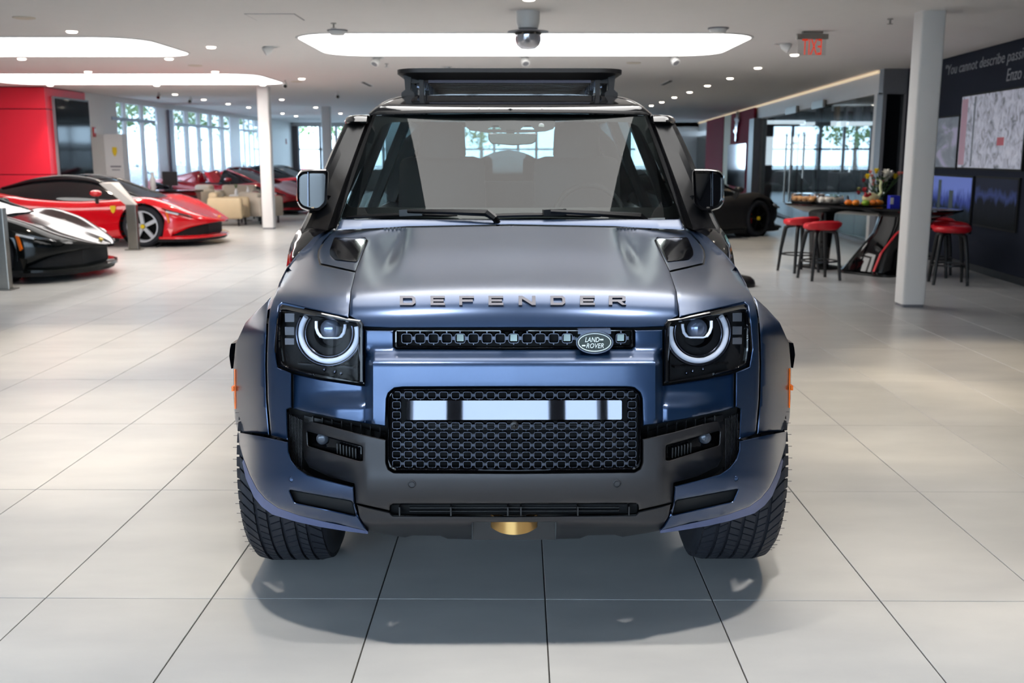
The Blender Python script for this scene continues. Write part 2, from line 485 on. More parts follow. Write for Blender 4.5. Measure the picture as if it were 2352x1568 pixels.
for px0, px1 in ((1808, 1832), (1868, 1894)):
    a, b = wl(px0), wl(px1)
    sfp('hinge_plate', wallquad(MB(), (RW(a) - .03, a), (RW(b) - .03, b), 2.47, 2.62, 0.05), M_steel)

# ---- burgundy feature panels with prancing-horse ornament, far right
def onW(name, x0, x1, z0, z1, mm, off=-0.04, th=0.06):
    a, b = wl(x0), wl(x1)
    return wallquad(MB(), (RW(a) + off, a), (RW(b) + off, b), z0, z1, th).build(name, mm)
rp_ = tag(onW('feature_panel', 1684, 1737, 0, H - .06, M_darkred), 'burgundy wall panel carrying a chrome horse ornament', 'panel')
rp2 = tag(onW('feature_panel', 1627, 1667, 0, H - .06, M_darkred), 'burgundy wall panel with a dark glass slot', 'panel')
a, b = wl(1636), wl(1657)
o = wallquad(MB(), (RW(a) - .05, a), (RW(b) - .05, b), 0.1, 2.35, 0.04).build('glass_slot', mat('dark_amber_glass', S(50, 42, 24), 0.1), rp2)
tag(onW('wall_strip', 1667, 1684, 0, H - .06, mat('beige_strip', S(190, 172, 140), 0.6), -0.02), 'beige strip between the two burgundy wall panels', 'panel')
struct(onW('trim_2', 1737, 1748, 0, 2.52, M_greyfr, -0.02, 0.2))
a, b = wl(1683), wl(1725)
tag(wallquad(MB(), (RW(a) - .1, a), (RW(b) - .1, b), 0.55, 1.85, 0.05).build('tv_mirror', mat('tv_mirror_face', S(190, 196, 205), 0.08, 1.0)), 'square mirror standing in for the bright television hung below the chrome horse ornament', 'mirror')  # mirror surface stands in for the bright television screen
struct(onW('wall_dark', 1500, 1627, 0, 2.3, mat('dark_bronze_glass', S(30, 28, 22), 0.12), -0.01, 0.05))
# rearing horse ornament as a chunky chrome silhouette
hp = [(.45, 0), (.55, .12), (.5, .25), (.62, .34), (.6, .45), (.72, .55), (.7, .66), (.85, .62), (.9, .7), (.74, .76), (.66, .8), (.62, .92), (.5, 1.0), (.42, .93), (.46, .84), (.36, .76), (.25, .8), (.2, .74), (.34, .66), (.3, .54), (.38, .42), (.28, .36), (.2, .44), (.12, .36), (.26, .28), (.36, .3), (.4, .18), (.36, .04)]
c = onwall(1705, 268, W1, W2); d = Vector((RW(30) - RW(20), 10, 0)).normalized(); n = Vector((-d.y, d.x, 0))
m = MB(); m.prism(hp, 0, .12, lambda x, y, z: Vector((c.x, c.y, 0)) + d * (x - .5) * 1.5 * -1 + n * (.06 + z) + Vector((0, 0, 1.93 + y * .92)))
tag(m.build('horse_ornament', M_chrome), 'chrome rearing horse ornament on the burgundy panel', 'ornament')

# ---- left-hand wall: red cladding block, white strip, window wall
LX = -9.55
red = struct(MB().box(-16, LX - 0.02, 21.35, 23.3, 0, H).build('wall_red', mat('shadow_gap', S(70, 20, 40), 0.7)))
zj = [0, onwall(50, 401, (-20, 21.3), (0, 21.3)).z, onwall(50, 250, (-20, 21.3), (0, 21.3)).z, H - 0.01]
for k in range(3):
    MB().box(-16, LX, 21.3, 21.36, zj[k] + .008, zj[k + 1] - .008).build('cladding_panel', M_redwall, red)
    MB().box(LX - .06, LX, 21.36, 23.3, zj[k] + .008, zj[k + 1] - .008).build('cladding_panel', M_redwall, red)
m = MB(); m.box(LX - .2, LX, 23.3, 25.1, 0, H); m.box(LX - .2, LX, 40.0, 45, 0, H); m.box(LX - .2, LX, 25.1, 40, 2.78, H); m.box(LX - .2, LX, 25.1, 40, 0, 0.08)
wall_left = struct(m.build('wall_left', M_white))
def ly(px): return onwall(px, 300, (LX, 0), (LX, 10)).y
M_mull = mat('white_aluminium', S(238, 240, 246), 0.4)
groups = [[(258, 281), (296, 321), (336, 358)], [(403, 423), (436, 452), (463, 479), (490, 505), (517, 527)], [(553, 560), (565, 571), (576, 581), (586, 592)]]
prev = 25.1
ztr = onwall(320, 277, (LX, 0), (LX, 10)).z
for gi, g in enumerate(groups):
    win = struct(empty('window_%d' % (gi + 1), (LX, ly(g[0][0]), 0)))
    T = Matrix.Translation(-win.location)
    def wp(name, mb, mm):
        o = mb.build(name, mm, win); o.matrix_parent_inverse = T; return o
    end = None
    for (a, b) in g:
        ya, yb = ly(a - (4 if gi == 0 else 2)) if a != 258 else 25.1, ly(b + (4 if gi == 0 else 2))
        if ya - prev > 0.02:
            wide = ya - prev > 1.2
            wp('mullion', MB().box(LX - .05, LX, prev, ya, .08, 2.78), M_mull)
        wp('pane', MB().box(LX - .03, LX - .024, ya, yb, .08, ztr - .04), M_pane)
        wp('pane', MB().box(LX - .03, LX - .024, ya, yb, ztr + .04, 2.78), M_pane)
        prev = yb
    wp('transom', MB().box(LX - .05, LX + .01, ly(g[0][0]), ly(g[-1][1]), ztr - .04, ztr + .04), mat('grey_aluminium', S(128, 132, 150), 0.4))
struct(MB().box(LX - .16, LX, prev, 40.0, .08, 2.78).build('trim_3', M_mull))
c1, c2 = ly(386), ly(393)
struct(MB().box(LX - .02, LX + .06, c1, c2, 0.05, 2.75).build('trim_4', mat('grey_aluminium', S(128, 132, 150), 0.4)))

# ---- far end: glazed wall
m = MB(); m.box(-9.6, 9, 45, 45.2, 2.72, H); m.box(-9.6, 9, 45, 45.2, 0, 0.9); m.box(6.0, 9, 45, 45.2, 0, H)
wall_back = struct(m.build('wall_back', M_white))
fx = lambda px: at(px, 320, 45).x
struct(MB().box(fx(667), fx(684), 44.9, 45.2, 0, 2.75).build('trim_5', mat('taupe_panel', S(92, 82, 84), 0.5)))
edges = [684, 735, 772, 830, 880, 930, 980, 1030, 1065, 1135, 1190, 1232, 1290, 1340, 1400, 1460]
for k in range(len(edges) - 1):
    w = struct(empty('window_%d' % (30 + k), (fx(edges[k]), 45, 0))); T = Matrix.Translation(-w.location)
    for nm, mb, mm in (('pane', MB().box(fx(edges[k]) + .05, fx(edges[k + 1]) - .05, 45.08, 45.09, .9, 1.72), M_pane), ('pane', MB().box(fx(edges[k]) + .05, fx(edges[k + 1]) - .05, 45.08, 45.09, 1.80, 2.72), M_pane),
                       ('mullion', MB().box(fx(edges[k]) - .06, fx(edges[k]) + .06, 45.0, 45.16, .9, 2.72), M_mull),
                       ('transom', MB().box(fx(edges[k]), fx(edges[k + 1]), 45.0, 45.16, 1.72, 1.80), M_mull)):
        o = mb.build(nm, mm, w); o.matrix_parent_inverse = T

# ---- left return wall and front glazing (behind the camera)
struct(MB().box(-16.2, -16, -3.5, 21.4, 0, H).build('wall_far_left', M_white))
m = MB(); m.box(-16, 5, -3.6, -3.4, 2.65, H); m.box(-16, 5, -3.6, -3.4, 0, .08)
m.box(1.55, 5.2, -3.6, -3.4, 0, H); m.box(-16, -9.9, -3.6, -3.4, 0, H)
for x, hw_ in ((-9.8, .12), (-8.0, .12), (-6.0, .12), (-3.6, .12), (-2.2, .1), (-.87, .035), (-.44, .07), (.5, .07), (.92, .035), (1.5, .12)):
    m.box(x - hw_, x + hw_, -3.65, -3.35, 0, H)
struct(m.build('wall_front', mat('dark_mullion', S(60, 62, 68), 0.45)))

# ---- columns
def column(px0, px1, py, w, label, Y=None):
    D = Y or onz(px0, py, 0).y
    x0 = at(px0, py, D).x
    poly = rr(x0, D, x0 + w, D + w, .025, 3)
    t = tag(empty('column', (x0 + w / 2, D + w / 2, 0)), label, 'column')
    q = [(x - t.location.x, y - t.location.y) for x, y in poly]
    MB().prism(q, .03, H).build('shaft', M_white, t, 50)
    MB().prism([(x * .93, y * .93) for x, y in q], 0, .03).build('plinth', M_greyfr, t)
    return t
column(2072, 2124, 706, .235, 'white square column standing beside the high bar table')
column(603, 627, 526, .235, 'white square column beside the beige armchairs')
column(744, 765, 470, .26, 'white column near the far windows, just left of the big car', 30.0)

# ---- ceiling light panels
def light_panel(x0, x1, y0, y1, label):
    t = tag(empty('ceiling_light_panel', ((x0 + x1) / 2, (y0 + y1) / 2, H)), label, 'ceiling light')
    a, b = (x1 - x0) / 2, (y1 - y0) / 2
    out = rr(-a - .03, -b - .03, a + .03, b + .03, .58, 7); inn = rr(-a, -b, a, b, .55, 7)
    m = MB(); n = len(out)
    m.rings([[Vector((x, y, 0)) for x, y in out], [Vector((x, y, -.012)) for x, y in out], [Vector((x, y, -.012)) for x, y in inn], [Vector((x, y, 0)) for x, y in inn]], True, (False, False))
    m.build('trim_ring', M_trim, t)
    MB().rings([[Vector((x, y, -.002)) for x, y in inn], [Vector((x, y, -.007)) for x, y in inn], [Vector((x * .9, y * .85, -.009)) for x, y in inn]]).build('diffuser', M_light, t)
    return t
light_panel(-2.55, 2.85, 12.05, 14.7, 'long glowing ceiling panel above the car roof, centre of the ceiling')
light_panel(-9.75, -4.42, 12.45, 14.8, 'long glowing ceiling panel at upper left, nearer of the two')
light_panel(-9.75, -4.42, 17.95, 20.6, 'long glowing ceiling panel above the red wall, farther of the two')
LP4 = light_panel(-1.15, 1.40, 3.3, 6.6, 'glowing ceiling panel right above the windscreen, out of view')

# ---- recessed downlights, each with its own warm lamp
dl_me = {}
DL = ['lit downlight above the near left light panel', 'lit downlight right of the near left light panel', 'lit downlight below the near left panel, close to the left edge', 'lit downlight just under the right tip of the near left panel', 'lit downlight between the two left panels, left one', 'lit downlight between the two left panels, right one', 'lit downlight right of the bullet camera', 'lit downlight at the top of the red wall', 'lit downlight under the middle of the farther left panel', 'lit downlight above the white column by the armchairs', 'lit downlight above the first window bay', 'lit downlight above the second window bay, left one', 'lit downlight above the second window bay, middle one', 'lit downlight above the second window bay, right one', 'lit downlight just right of the white column by the armchairs', 'lit downlight left of the far white column', 'lit downlight above the far white wall, left one', 'lit downlight above the far white wall, right one', 'lit downlight right of the far white column', 'lit downlight cut by the top edge of the photo', 'first lit downlight from the camera in the right-hand row', 'second lit downlight from the camera in the right-hand row', 'third lit downlight from the camera in the right-hand row', 'fourth lit downlight from the camera in the right-hand row', 'fifth lit downlight from the camera in the right-hand row', 'sixth lit downlight from the camera in the right-hand row', 'seventh lit downlight from the camera in the right-hand row', 'eighth lit downlight from the camera in the right-hand row']
def downlight(px, py, on=True, power=26, xy=None, label=None, tint=(1.0, 0.86, 0.68), cone=78):
    p = onz(px, py, H) if xy is None else Vector((*xy, H))
    t = tag(empty('downlight', (p.x, p.y, H)), label or 'small round recessed ceiling downlight, switched on', 'downlight', 'lit recessed downlights')
    if not dl_me:
        r = MB().lathe([(.085, 0), (.085, -.006), (.062, -.006), (.06, 0)], 18); o = r.build('ring', M_trim, t, 40); dl_me['r'] = o.data
        l = MB().lathe([(.061, -.003), (.05, -.02), (.02, -.024)], 18, cap=(True, True)); o2 = l.build('lens', M_bulb, t, 40); dl_me['l'] = o2.data
    else:
        for k, nm in (('r', 'ring'), ('l', 'lens')): link(bpy.data.objects.new(nm, dl_me[k]), t)
    if power:
        L = bpy.data.lights.new('downlight_lamp', 'SPOT'); L.energy = power; L.color = tint
        L.spot_size = math.radians(cone); L.spot_blend = 0.7; L.shadow_soft_size = .05
        lo = bpy.data.objects.new('downlight_lamp', L); link(lo, t); lo.location = (0, 0, -.04)
    return t
for px, py in ((165, 71), (485, 107), (50, 134), (388, 134), (202, 164), (494, 164), (693, 180), (115, 195), (360, 195), (604, 194), (402, 216), (468, 228), (524, 238), (571, 246), (647, 228), (725, 246), (649, 260), (680, 266), (782, 260), (1215, -4),
               (1825, 125), (1741, 155), (1677, 179), (1625, 196), (1584, 211), (1549, 223), (1520, 234), (1496, 242)):
    D = onz(px, py, H).y
    downlight(px, py, power=(120 if D < 26 else 70), label=DL.pop(0))
# the rows continue over the car and behind the camera, where only their pools of light show
POOL = [onz(px, py, 0) for px, py in ((545, 1165), (1975, 935), (2190, 1195), (95, 805), (2335, 850), (60, 1000))]
for x, y, e, cn in [(-.62, 2.35, 210, 78), (.75, 2.30, 210, 78), (-2.2, 1.6, 60, 78), (2.4, 1.7, 60, 78), (-1.35, 8.9, 60, 78), (1.9, 9.3, 60, 78)] + [(p.x, p.y, (230 if p.y > 5 else 140), 58) for p in POOL]:
    downlight(0, 0, xy=(x, y), power=e, cone=cn, tint=((1, .94, .86) if y < 3 else (1.0, .82, .58)), label='recessed downlight over the big car or the floor around it, out of view')

# ---- ceiling fittings 
def fitting(name, px, py, mb, mm, label, cat, group=None, sub=()):
    p = onz(px, py, H); t = tag(empty(name, (p.x, p.y, H)), label, cat, group)
    mb.build('body', mm, t, 40)
    for nm, b2, m2 in sub: b2.build(nm, m2, t, 40)
    return t
M_ivory = mat('ivory_plastic', S(214, 205, 188), 0.5)
for px, py, lb in ((775, 69, 'white smoke detector above the left end of the centre light panel'), (1650, 64, 'white smoke detector above the right end of the centre light panel')):
    fitting('smoke_detector', px, py, MB().lathe([(.10, 0), (.10, -.02), (.075, -.055), (.03, -.06)], 20, cap=(True, True)), M_trim, lb, 'smoke detector', sub=(('base_ring', MB().lathe([(.115, 0), (.115, -.012), (.1, -.012)], 20), M_greyfr),))
for px, py, lb in ((55, 40, 'beige round ceiling cap at the top left corner'), (448, 150, 'beige round ceiling cap between the left light panels'), (681, 187, 'beige round ceiling cap beside the bullet camera'), (1455, 144, 'beige round ceiling cap right of the roof rack')):
    fitting('ceiling_cap', px, py, MB().lathe([(.11, 0), (.11, -.008), (.08, -.014)], 24, cap=(True, True)), M_ivory, lb, 'ceiling cap')
for px, py, lb in ((766, 53, 'small sprinkler head near the left smoke detector'), (888, 146, 'small sprinkler head left of the roof rack'), (2045, 43, 'small sprinkler head beside the white column top')):
    m = MB().lathe([(.03, 0), (.03, -.008), (.01, -.01), (.01, -.05)], 10); m.lathe([(.03, -.05), (.03, -.054)], 10, cap=(True, True))
    fitting('sprinkler', px, py, m, M_steel, lb, 'sprinkler')
def spot(px, py, lb, d):
    m = MB().lathe([(.09, 0), (.09, -.008), (.06, -.008)], 18)
    dv = Vector(d).normalized(); hd = MB(); hd.tube([Vector((0, 0, -.0)), Vector((0, 0, -.0)) + dv * .05, dv * .13], [.02, .055, .06], 14)
    lens = MB().tube([dv * .128, dv * .134], .045, 14)
    fitting('gimbal_spotlight', px, py, m, M_trim, lb, 'spotlight', sub=(('head', hd, M_trim), ('lens', lens, M_greyfr)))
spot(627, 107, 'white tilted ceiling spotlight between the light panels', (-.8, -.2, -.5))
spot(1793, 100, 'white tilted ceiling spotlight left of the exit sign', (.8, -.2, -.5))
spot(868, 132, 'white tilted ceiling spotlight under the left end of the centre panel', (-.3, -.5, -.7))
spot(1205, 130, 'white tilted ceiling spotlight under the middle of the centre panel', (.1, -.5, -.7))
spot(1545, 129, 'white tilted ceiling spotlight under the right end of the centre panel', (.3, -.5, -.7))
spot(1025, 153, 'small ceiling spotlight just above the roof rack corner', (.3, .2, -.7))
for px, py, lb, sx in ((843, 193, 'dark slot diffuser in the ceiling left of the roof rack', 1), (1531, 190, 'dark slot diffuser in the ceiling right of the roof rack', -1)):
    m = MB().obox((0, 0, -.004), Vector((.03, 0, 0)), Vector((sx * -.0, .55, 0)), (0, 0, .005))
    fr = MB().obox((-.045, 0, -.003), (.012, 0, 0), (0, .58, 0), (0, 0, .004)); fr.obox((.045, 0, -.003), (.012, 0, 0), (0, .58, 0), (0, 0, .004))
    fitting('slot_diffuser', px, py, m, M_blackmt, lb, 'air vent', sub=(('frame', fr, M_trim),))
m = MB(); m.box(-.24, .24, -.24, .24, -.006, 0)
fitting('access_panel', 632, 39, m, M_ceil, 'square access panel flush in the ceiling', 'panel', sub=(('shadow_gap', MB().box(-.25, .25, -.25, .25, -.003, 0), M_greyfr),))
for px, py, lb in ((655, 184, 'bullet security camera at the tip of the left light panel'), (365, 212, 'small ceiling camera above the window wall, left one'), (437, 222, 'small ceiling camera above the window wall, right one'), (775, 210, 'small ceiling camera left of the windscreen top')):
    m = MB().tube([(0, 0, -.07), (.03, -.16, -.12)], .045, 12); m.bar((0, 0, 0), (0, -.03, -.08), .03)
    fitting('security_camera', px, py, m, M_trim, lb, 'camera', sub=(('lens', MB().tube([(.03, -.158, -.12), (.033, -.172, -.124)], .036, 12), M_blackgl),))
# dome camera at the top centre
m = MB().lathe([(.115, 0), (.115, -.10), (.10, -.16), (.085, -.165)], 24, cap=(True, True))
p = onz(1213, 26, H)
t = tag(empty('dome_camera', (p.x, p.y, H)), 'white dome security camera hanging at the top centre of the ceiling', 'camera')
m.build('housing', M_trim, t, 40)
MB().lathe([(.2, -.19), (.2, -.196), (.1, -.2), (.1, -.185)], 28, cap=(True, True)).build('sun_shield', M_greyfr, t, 40)
MB().lathe([(.13, -.20), (.13, -.225), (.1, -.23)], 24, cap=(True, True)).build('collar', M_blackgl, t, 40)
MB().lathe([(.13, -.225), (.128, -.27), (.11, -.32), (.07, -.352), (.0, -.36)], 24).build('bubble', mat('smoked_bubble', S(205, 205, 212), 0.12, 0.6), t, 50)

# ---- exit sign, seen from behind so it reads mirrored
p0 = onz(1866, 72, H); t = tag(empty('exit_sign', (p0.x, p0.y, H)), 'clear edge-lit exit sign with mirrored red letters hanging from the ceiling', 'exit sign')
k = (p0.y * CP) / FPX
m = MB(); m.box(-22 * k, 22 * k, -.04, .04, -.025, 0); m.build('canopy', M_steel, t)
MB().box(-35 * k, 35 * k, -.035, .035, -.085, -.03).build('housing', M_steel, t)
MB().box(-32 * k, 32 * k, -.004, .004, -52 * k, -.085).build('plate', glass('sign_acrylic', (0.9, 0.9, 0.9), 0.7), t)
tm = text_mesh('letters', 'EXIT', 44 * k, 35 * k, .006, mat('exit_red', S(235, 62, 30), 0.5, emit=S(235, 62, 30), es=0.5, var=0), t)
tm.matrix_basis = Matrix.Translation((22 * k, -.006, -51 * k)) @ Matrix.Rotation(PI / 2, 4, 'X') @ Matrix.Scale(-1, 4, (1, 0, 0))
# ================================================================== THE BIG BLUE OFF-ROAD CAR
YA = 3.77                                             # front axle distance
car = tag(empty('suv_car', (0.001, YA, 0), 0.00687), 'satin blue off-road car with black roof rack, facing the camera', 'car')
M_paint = mat('satin_blue_paint', S(26, 54, 90), 0.31, 0.75, 0.5, coat=1.0, coatr=0.25, var=0.03, scale=220, bump=0.02, bscale=1400)
M_gun = mat('satin_gunmetal', S(43, 43, 46), 0.42, 0.35, 0.5, var=0.03, scale=200)
M_gloss = mat('gloss_black_paint', S(10, 10, 13), 0.10, 0.0, 0.6, coat=0.6, coatr=0.03, var=0.0)
M_satinblk = mat('satin_black_trim', S(15, 15, 17), 0.34, 0.0, 0.4)
M_dkchrome = mat('dark_chrome', S(92, 96, 108), 0.22, 1.0)
M_gold = mat('gold_tow_loop', S(196, 158, 98), 0.32, 0.9)
M_wind = glass('windscreen_glass', (0.76, 0.86, 0.84), 1.05)
M_lens = glass('lamp_glass', (0.96, 0.97, 1.0), 0.5)
M_drl = mat('daytime_light', S(222, 230, 245), 0.35, emit=(0.78, 0.88, 1.0), es=0.06, var=0)
M_letter = mat('letter_chrome', S(86, 86, 92), 0.25, 0.9)
cen = lambda v: np.interp(v, [160, 270, 500, 700, 1300], [1171, 1174, 1177, 1180.5, 1182])
def Lp(pts): return [(x - float(cen(y)), y) for x, y in pts]
def sym(half):
    """half: left-hand points running from the centre line round to the centre line."""
    h = Lp(half)
    return h + [(-u, v) for u, v in reversed(h) if abs(u) > 0.5]
def w3(u, v, Y):
    u, v, Y = (np.asarray(q, float) for q in (u, v, Y))
    a = u / FPX; b = (CY - v) / FPX; yr = CP + b * SP; zr = -SP + b * CP; t = Y / yr
    return np.stack([a * t, Y + 0 * t - YA, HC + zr * t], -1)
def inpoly(P, x, y):
    P = np.asarray(P); x = np.asarray(x); y = np.asarray(y); c = np.zeros(x.shape, bool); n = len(P)
    for i in range(n):
        x1, y1 = P[i]; x2, y2 = P[i - 1]
        if y1 == y2: continue
        k = ((y1 > y) != (y2 > y)) & (x < (x2 - x1) * (y - y1) / (y2 - y1) + x1); c ^= k
    return c
def offset(P, d):
    P = np.asarray(P, float); n = len(P)
    area = 0.5 * np.sum(P[:, 0] * np.roll(P[:, 1], -1) - np.roll(P[:, 0], -1) * P[:, 1])
    e = np.roll(P, -1, 0) - P; ln = np.linalg.norm(e, axis=1)[:, None]; e = e / np.maximum(ln, 1e-6)
    nn = np.stack([-e[:, 1], e[:, 0]], 1) * (1 if area > 0 else -1)
    m = nn + np.roll(nn, 1, 0); L = np.linalg.norm(m, axis=1)[:, None]; m = m / np.maximum(L, 1e-3)
    return P + m * d
def bdist(P, x, y):
    P = np.asarray(P); d = np.full(x.shape, 1e9)
    for i in range(len(P)):
        a = P[i - 1]; b = P[i]; e = b - a; l2 = max(e @ e, 1e-9)
        t = np.clip(((x - a[0]) * e[0] + (y - a[1]) * e[1]) / l2, 0, 1)
        d = np.minimum(d, np.hypot(x - a[0] - t * e[0], y - a[1] - t * e[1]))
    return d
def panel(name, outline, surf, th, m, parent=None, holes=(), step=9, mirror=False, edge=0.005, inset=2.2, smooth=42, gap=1.4):
    """Sheet-metal panel: outline in image-plane units, laid on the body surface `surf`, with rolled edges and thickness."""
    parent = parent or car
    out = np.array(offset(dens(outline, step * .8), gap)) if gap else np.array(dens(outline, step * .8))
    hs = [np.array(dens(h, step * .8)) for h in holes]
    V, E, edgeflag = [], [], []
    for loop, sg in [(out, 1)] + [(h, -1) for h in hs]:
        o = len(V); n = len(loop)
        V += list(map(tuple, loop)); edgeflag += [1.0] * n
        E += [(o + i, o + (i + 1) % n) for i in range(n)]
    for loop, sg in [(out, 1)] + [(h, -1) for h in hs]:
        ins = offset(loop, inset * sg)
        ok = (inpoly(out, ins[:, 0], ins[:, 1])) & (bdist(out, ins[:, 0], ins[:, 1]) > inset * .7)
        for h in hs: ok &= (~inpoly(h, ins[:, 0], ins[:, 1])) & (bdist(h, ins[:, 0], ins[:, 1]) > inset * .7)
        V += [tuple(p) for p in ins[ok]]; edgeflag += [0.08] * int(ok.sum())
    lo, hi = out.min(0), out.max(0)
    gx, gy = np.meshgrid(np.arange(lo[0] + step * .5, hi[0], step), np.arange(lo[1] + step * .5, hi[1], step))
    gx, gy = gx.ravel(), gy.ravel()
    ok = inpoly(out, gx, gy) & (bdist(out, gx, gy) > inset + step * .45)
    for h in hs: ok &= ~inpoly(h, gx, gy) & (bdist(h, gx, gy) > inset + step * .45)
    V += list(zip(gx[ok], gy[ok])); edgeflag += [0.0] * int(ok.sum())
    rv, re, rf, ov, oe, of = delaunay_2d_cdt([Vector(p) for p in V], E, [], 0, 1e-5)
    ef = np.array([max((edgeflag[k] for k in o), default=0) for o in ov]); uv = np.array([(p.x, p.y) for p in rv])
    F = np.array([f for f in rf if len(f) == 3]); c = uv[F].mean(1)
    keep = inpoly(out, c[:, 0], c[:, 1])
    for h in hs: keep &= ~inpoly(h, c[:, 0], c[:, 1])
    F = F[keep]
    Y = np.asarray(surf(uv[:, 0], uv[:, 1]), float) + edge * ef
    co = w3(uv[:, 0], uv[:, 1], Y)
    cnt = {}
    for f in F:
        for i in range(3):
            a, b = int(f[i]), int(f[(i + 1) % 3]); cnt.setdefault((min(a, b), max(a, b)), []).append((a, b))
    bd = [v[0] for v in cnt.values() if len(v) == 1]
    idx = sorted({i for e in bd for i in e}); mp = {i: len(co) + k for k, i in enumerate(idx)}
    back = w3(uv[idx, 0], uv[idx, 1], Y[idx] + th)
    vs = np.concatenate([co, back]); fs = [tuple(f) for f in F] + [(b, a, mp[a], mp[b]) for a, b in bd]
    used = sorted({i for f in fs for i in f}); rm = {i: k for k, i in enumerate(used)}
    vs = vs[used]; fs = [tuple(rm[i] for i in f) for f in fs]
    o = raw(name, vs, fs, m, parent, smooth)
    if mirror:
        o2 = raw(name, vs * np.array([-1, 1, 1]), [tuple(reversed(f)) for f in fs], m, parent, smooth)
        return o, o2
    return o
def both(name, mb, m, parent=None, smooth=None):
    """build a left-hand part and its mirror image"""
    p = parent or car
    o = raw(name, mb.v, mb.f, m, p if not isinstance(p, tuple) else p[0], smooth)
    o2 = raw(name, [Vector((-v.x, v.y, v.z)) for v in mb.v], [tuple(reversed(f)) for f in mb.f], m, p if not isinstance(p, tuple) else p[1], smooth)
    return o, o2
def cp(px, py, Y):
    """left-hand image point to car coordinates"""
    return Vector(w3(px - float(cen(py)), py, Y))
# ---- body surface: bonnet and wing tops
zP = pchip([2.90, 2.955, 2.968, 2.975, 2.985, 3.005, 3.04, 3.09, 3.18, 3.33, 3.6, 3.9, 4.2, 4.5, 5.2],
           [0.0, 0.30, 0.90, 1.0, 1.035, 1.072, 1.100, 1.119, 1.130, 1.138, 1.150, 1.170, 1.192, 1.218, 1.27])
sw = pchip([0, .3, .5, .62, .7, .78, .84, .9, .96, 1.02, 1.1], [0, .004, .02, .05, .09, .145, .2, .28, .42, .62, .95])
def zsurf(X, Y):
    X = np.abs(X)
    z = zP(Y - sw(X)) - 0.035 * (X / .75) ** 2
    st = .80 + .08 * sstep(3.3, 4.2, Y)
    z = z - .34 * sstep(st - .03, st + .20, X)
    e = .41 + .05 * (Y - 3.5)
    z = z + .027 * (1 - sstep(e - .03, e + .05, X)) * sstep(3.28, 3.85, Y)
    return z
YG = np.concatenate([np.linspace(2.9, 3.2, 160), np.linspace(3.205, 5.0, 260)])
def body(u, v):
    u = np.asarray(u, float); v = np.asarray(v, float)
    a = u / FPX; b = (CY - v) / FPX; yr = CP + b * SP; zr = -SP + b * CP
    t = YG[None] / yr[:, None]
    f = HC + zr[:, None] * t - zsurf(a[:, None] * t, YG[None])
    neg = f < 0; has = neg.any(1); k = np.argmax(neg, 1); k = np.where(has, np.maximum(k, 1), np.maximum(np.argmin(f, 1), 1))
    r = np.arange(len(u)); f0, f1 = f[r, k - 1], f[r, k]
    w = np.where(has, f0 / np.maximum(f0 - f1, 1e-9), 0.0)
    return YG[k - 1] + (YG[k] - YG[k - 1]) * np.clip(w, 0, 1)
# ---- front fascia depth
pF = pchip([740, 757, 800, 812, 826, 836, 845, 900, 975, 1081, 1100, 1120, 1150, 1172, 1190, 1240],
           [2.976, 2.973, 2.962, 2.945, 2.912, 2.900, 2.898, 2.889, 2.877, 2.866, 2.863, 2.864, 2.872, 2.886, 2.91, 3.02])
sF = pchip([0, 250, 330, 400, 480, 540, 580, 610, 640, 690], [0, .004, .012, .036, .085, .15, .22, .33, .55, .95])
def fas(u, v):
    a = np.abs(u)
    return pF(v) + sF(a) + .085 * sstep(324, 347, a) * sstep(798, 822, v) - .045 * sstep(896, 940, v) * sstep(330, 350, a) * (1 - sstep(400, 505, a))
def base(u, v): return pF(v) + sF(np.abs(u))

# ---- bonnet
hood = panel('hood', sym([(1178, 517), (938, 521), (887, 524.5), (776, 528.5), (763, 537), (748, 556), (760, 556), (842, 546), (848, 553), (818, 622), (806, 668), (800, 726), (822, 738), (836, 752), (902, 754.5), (1181, 754)]), body, .02, M_paint, step=8)
hood['label'] = 'satin blue bonnet with raised centre'
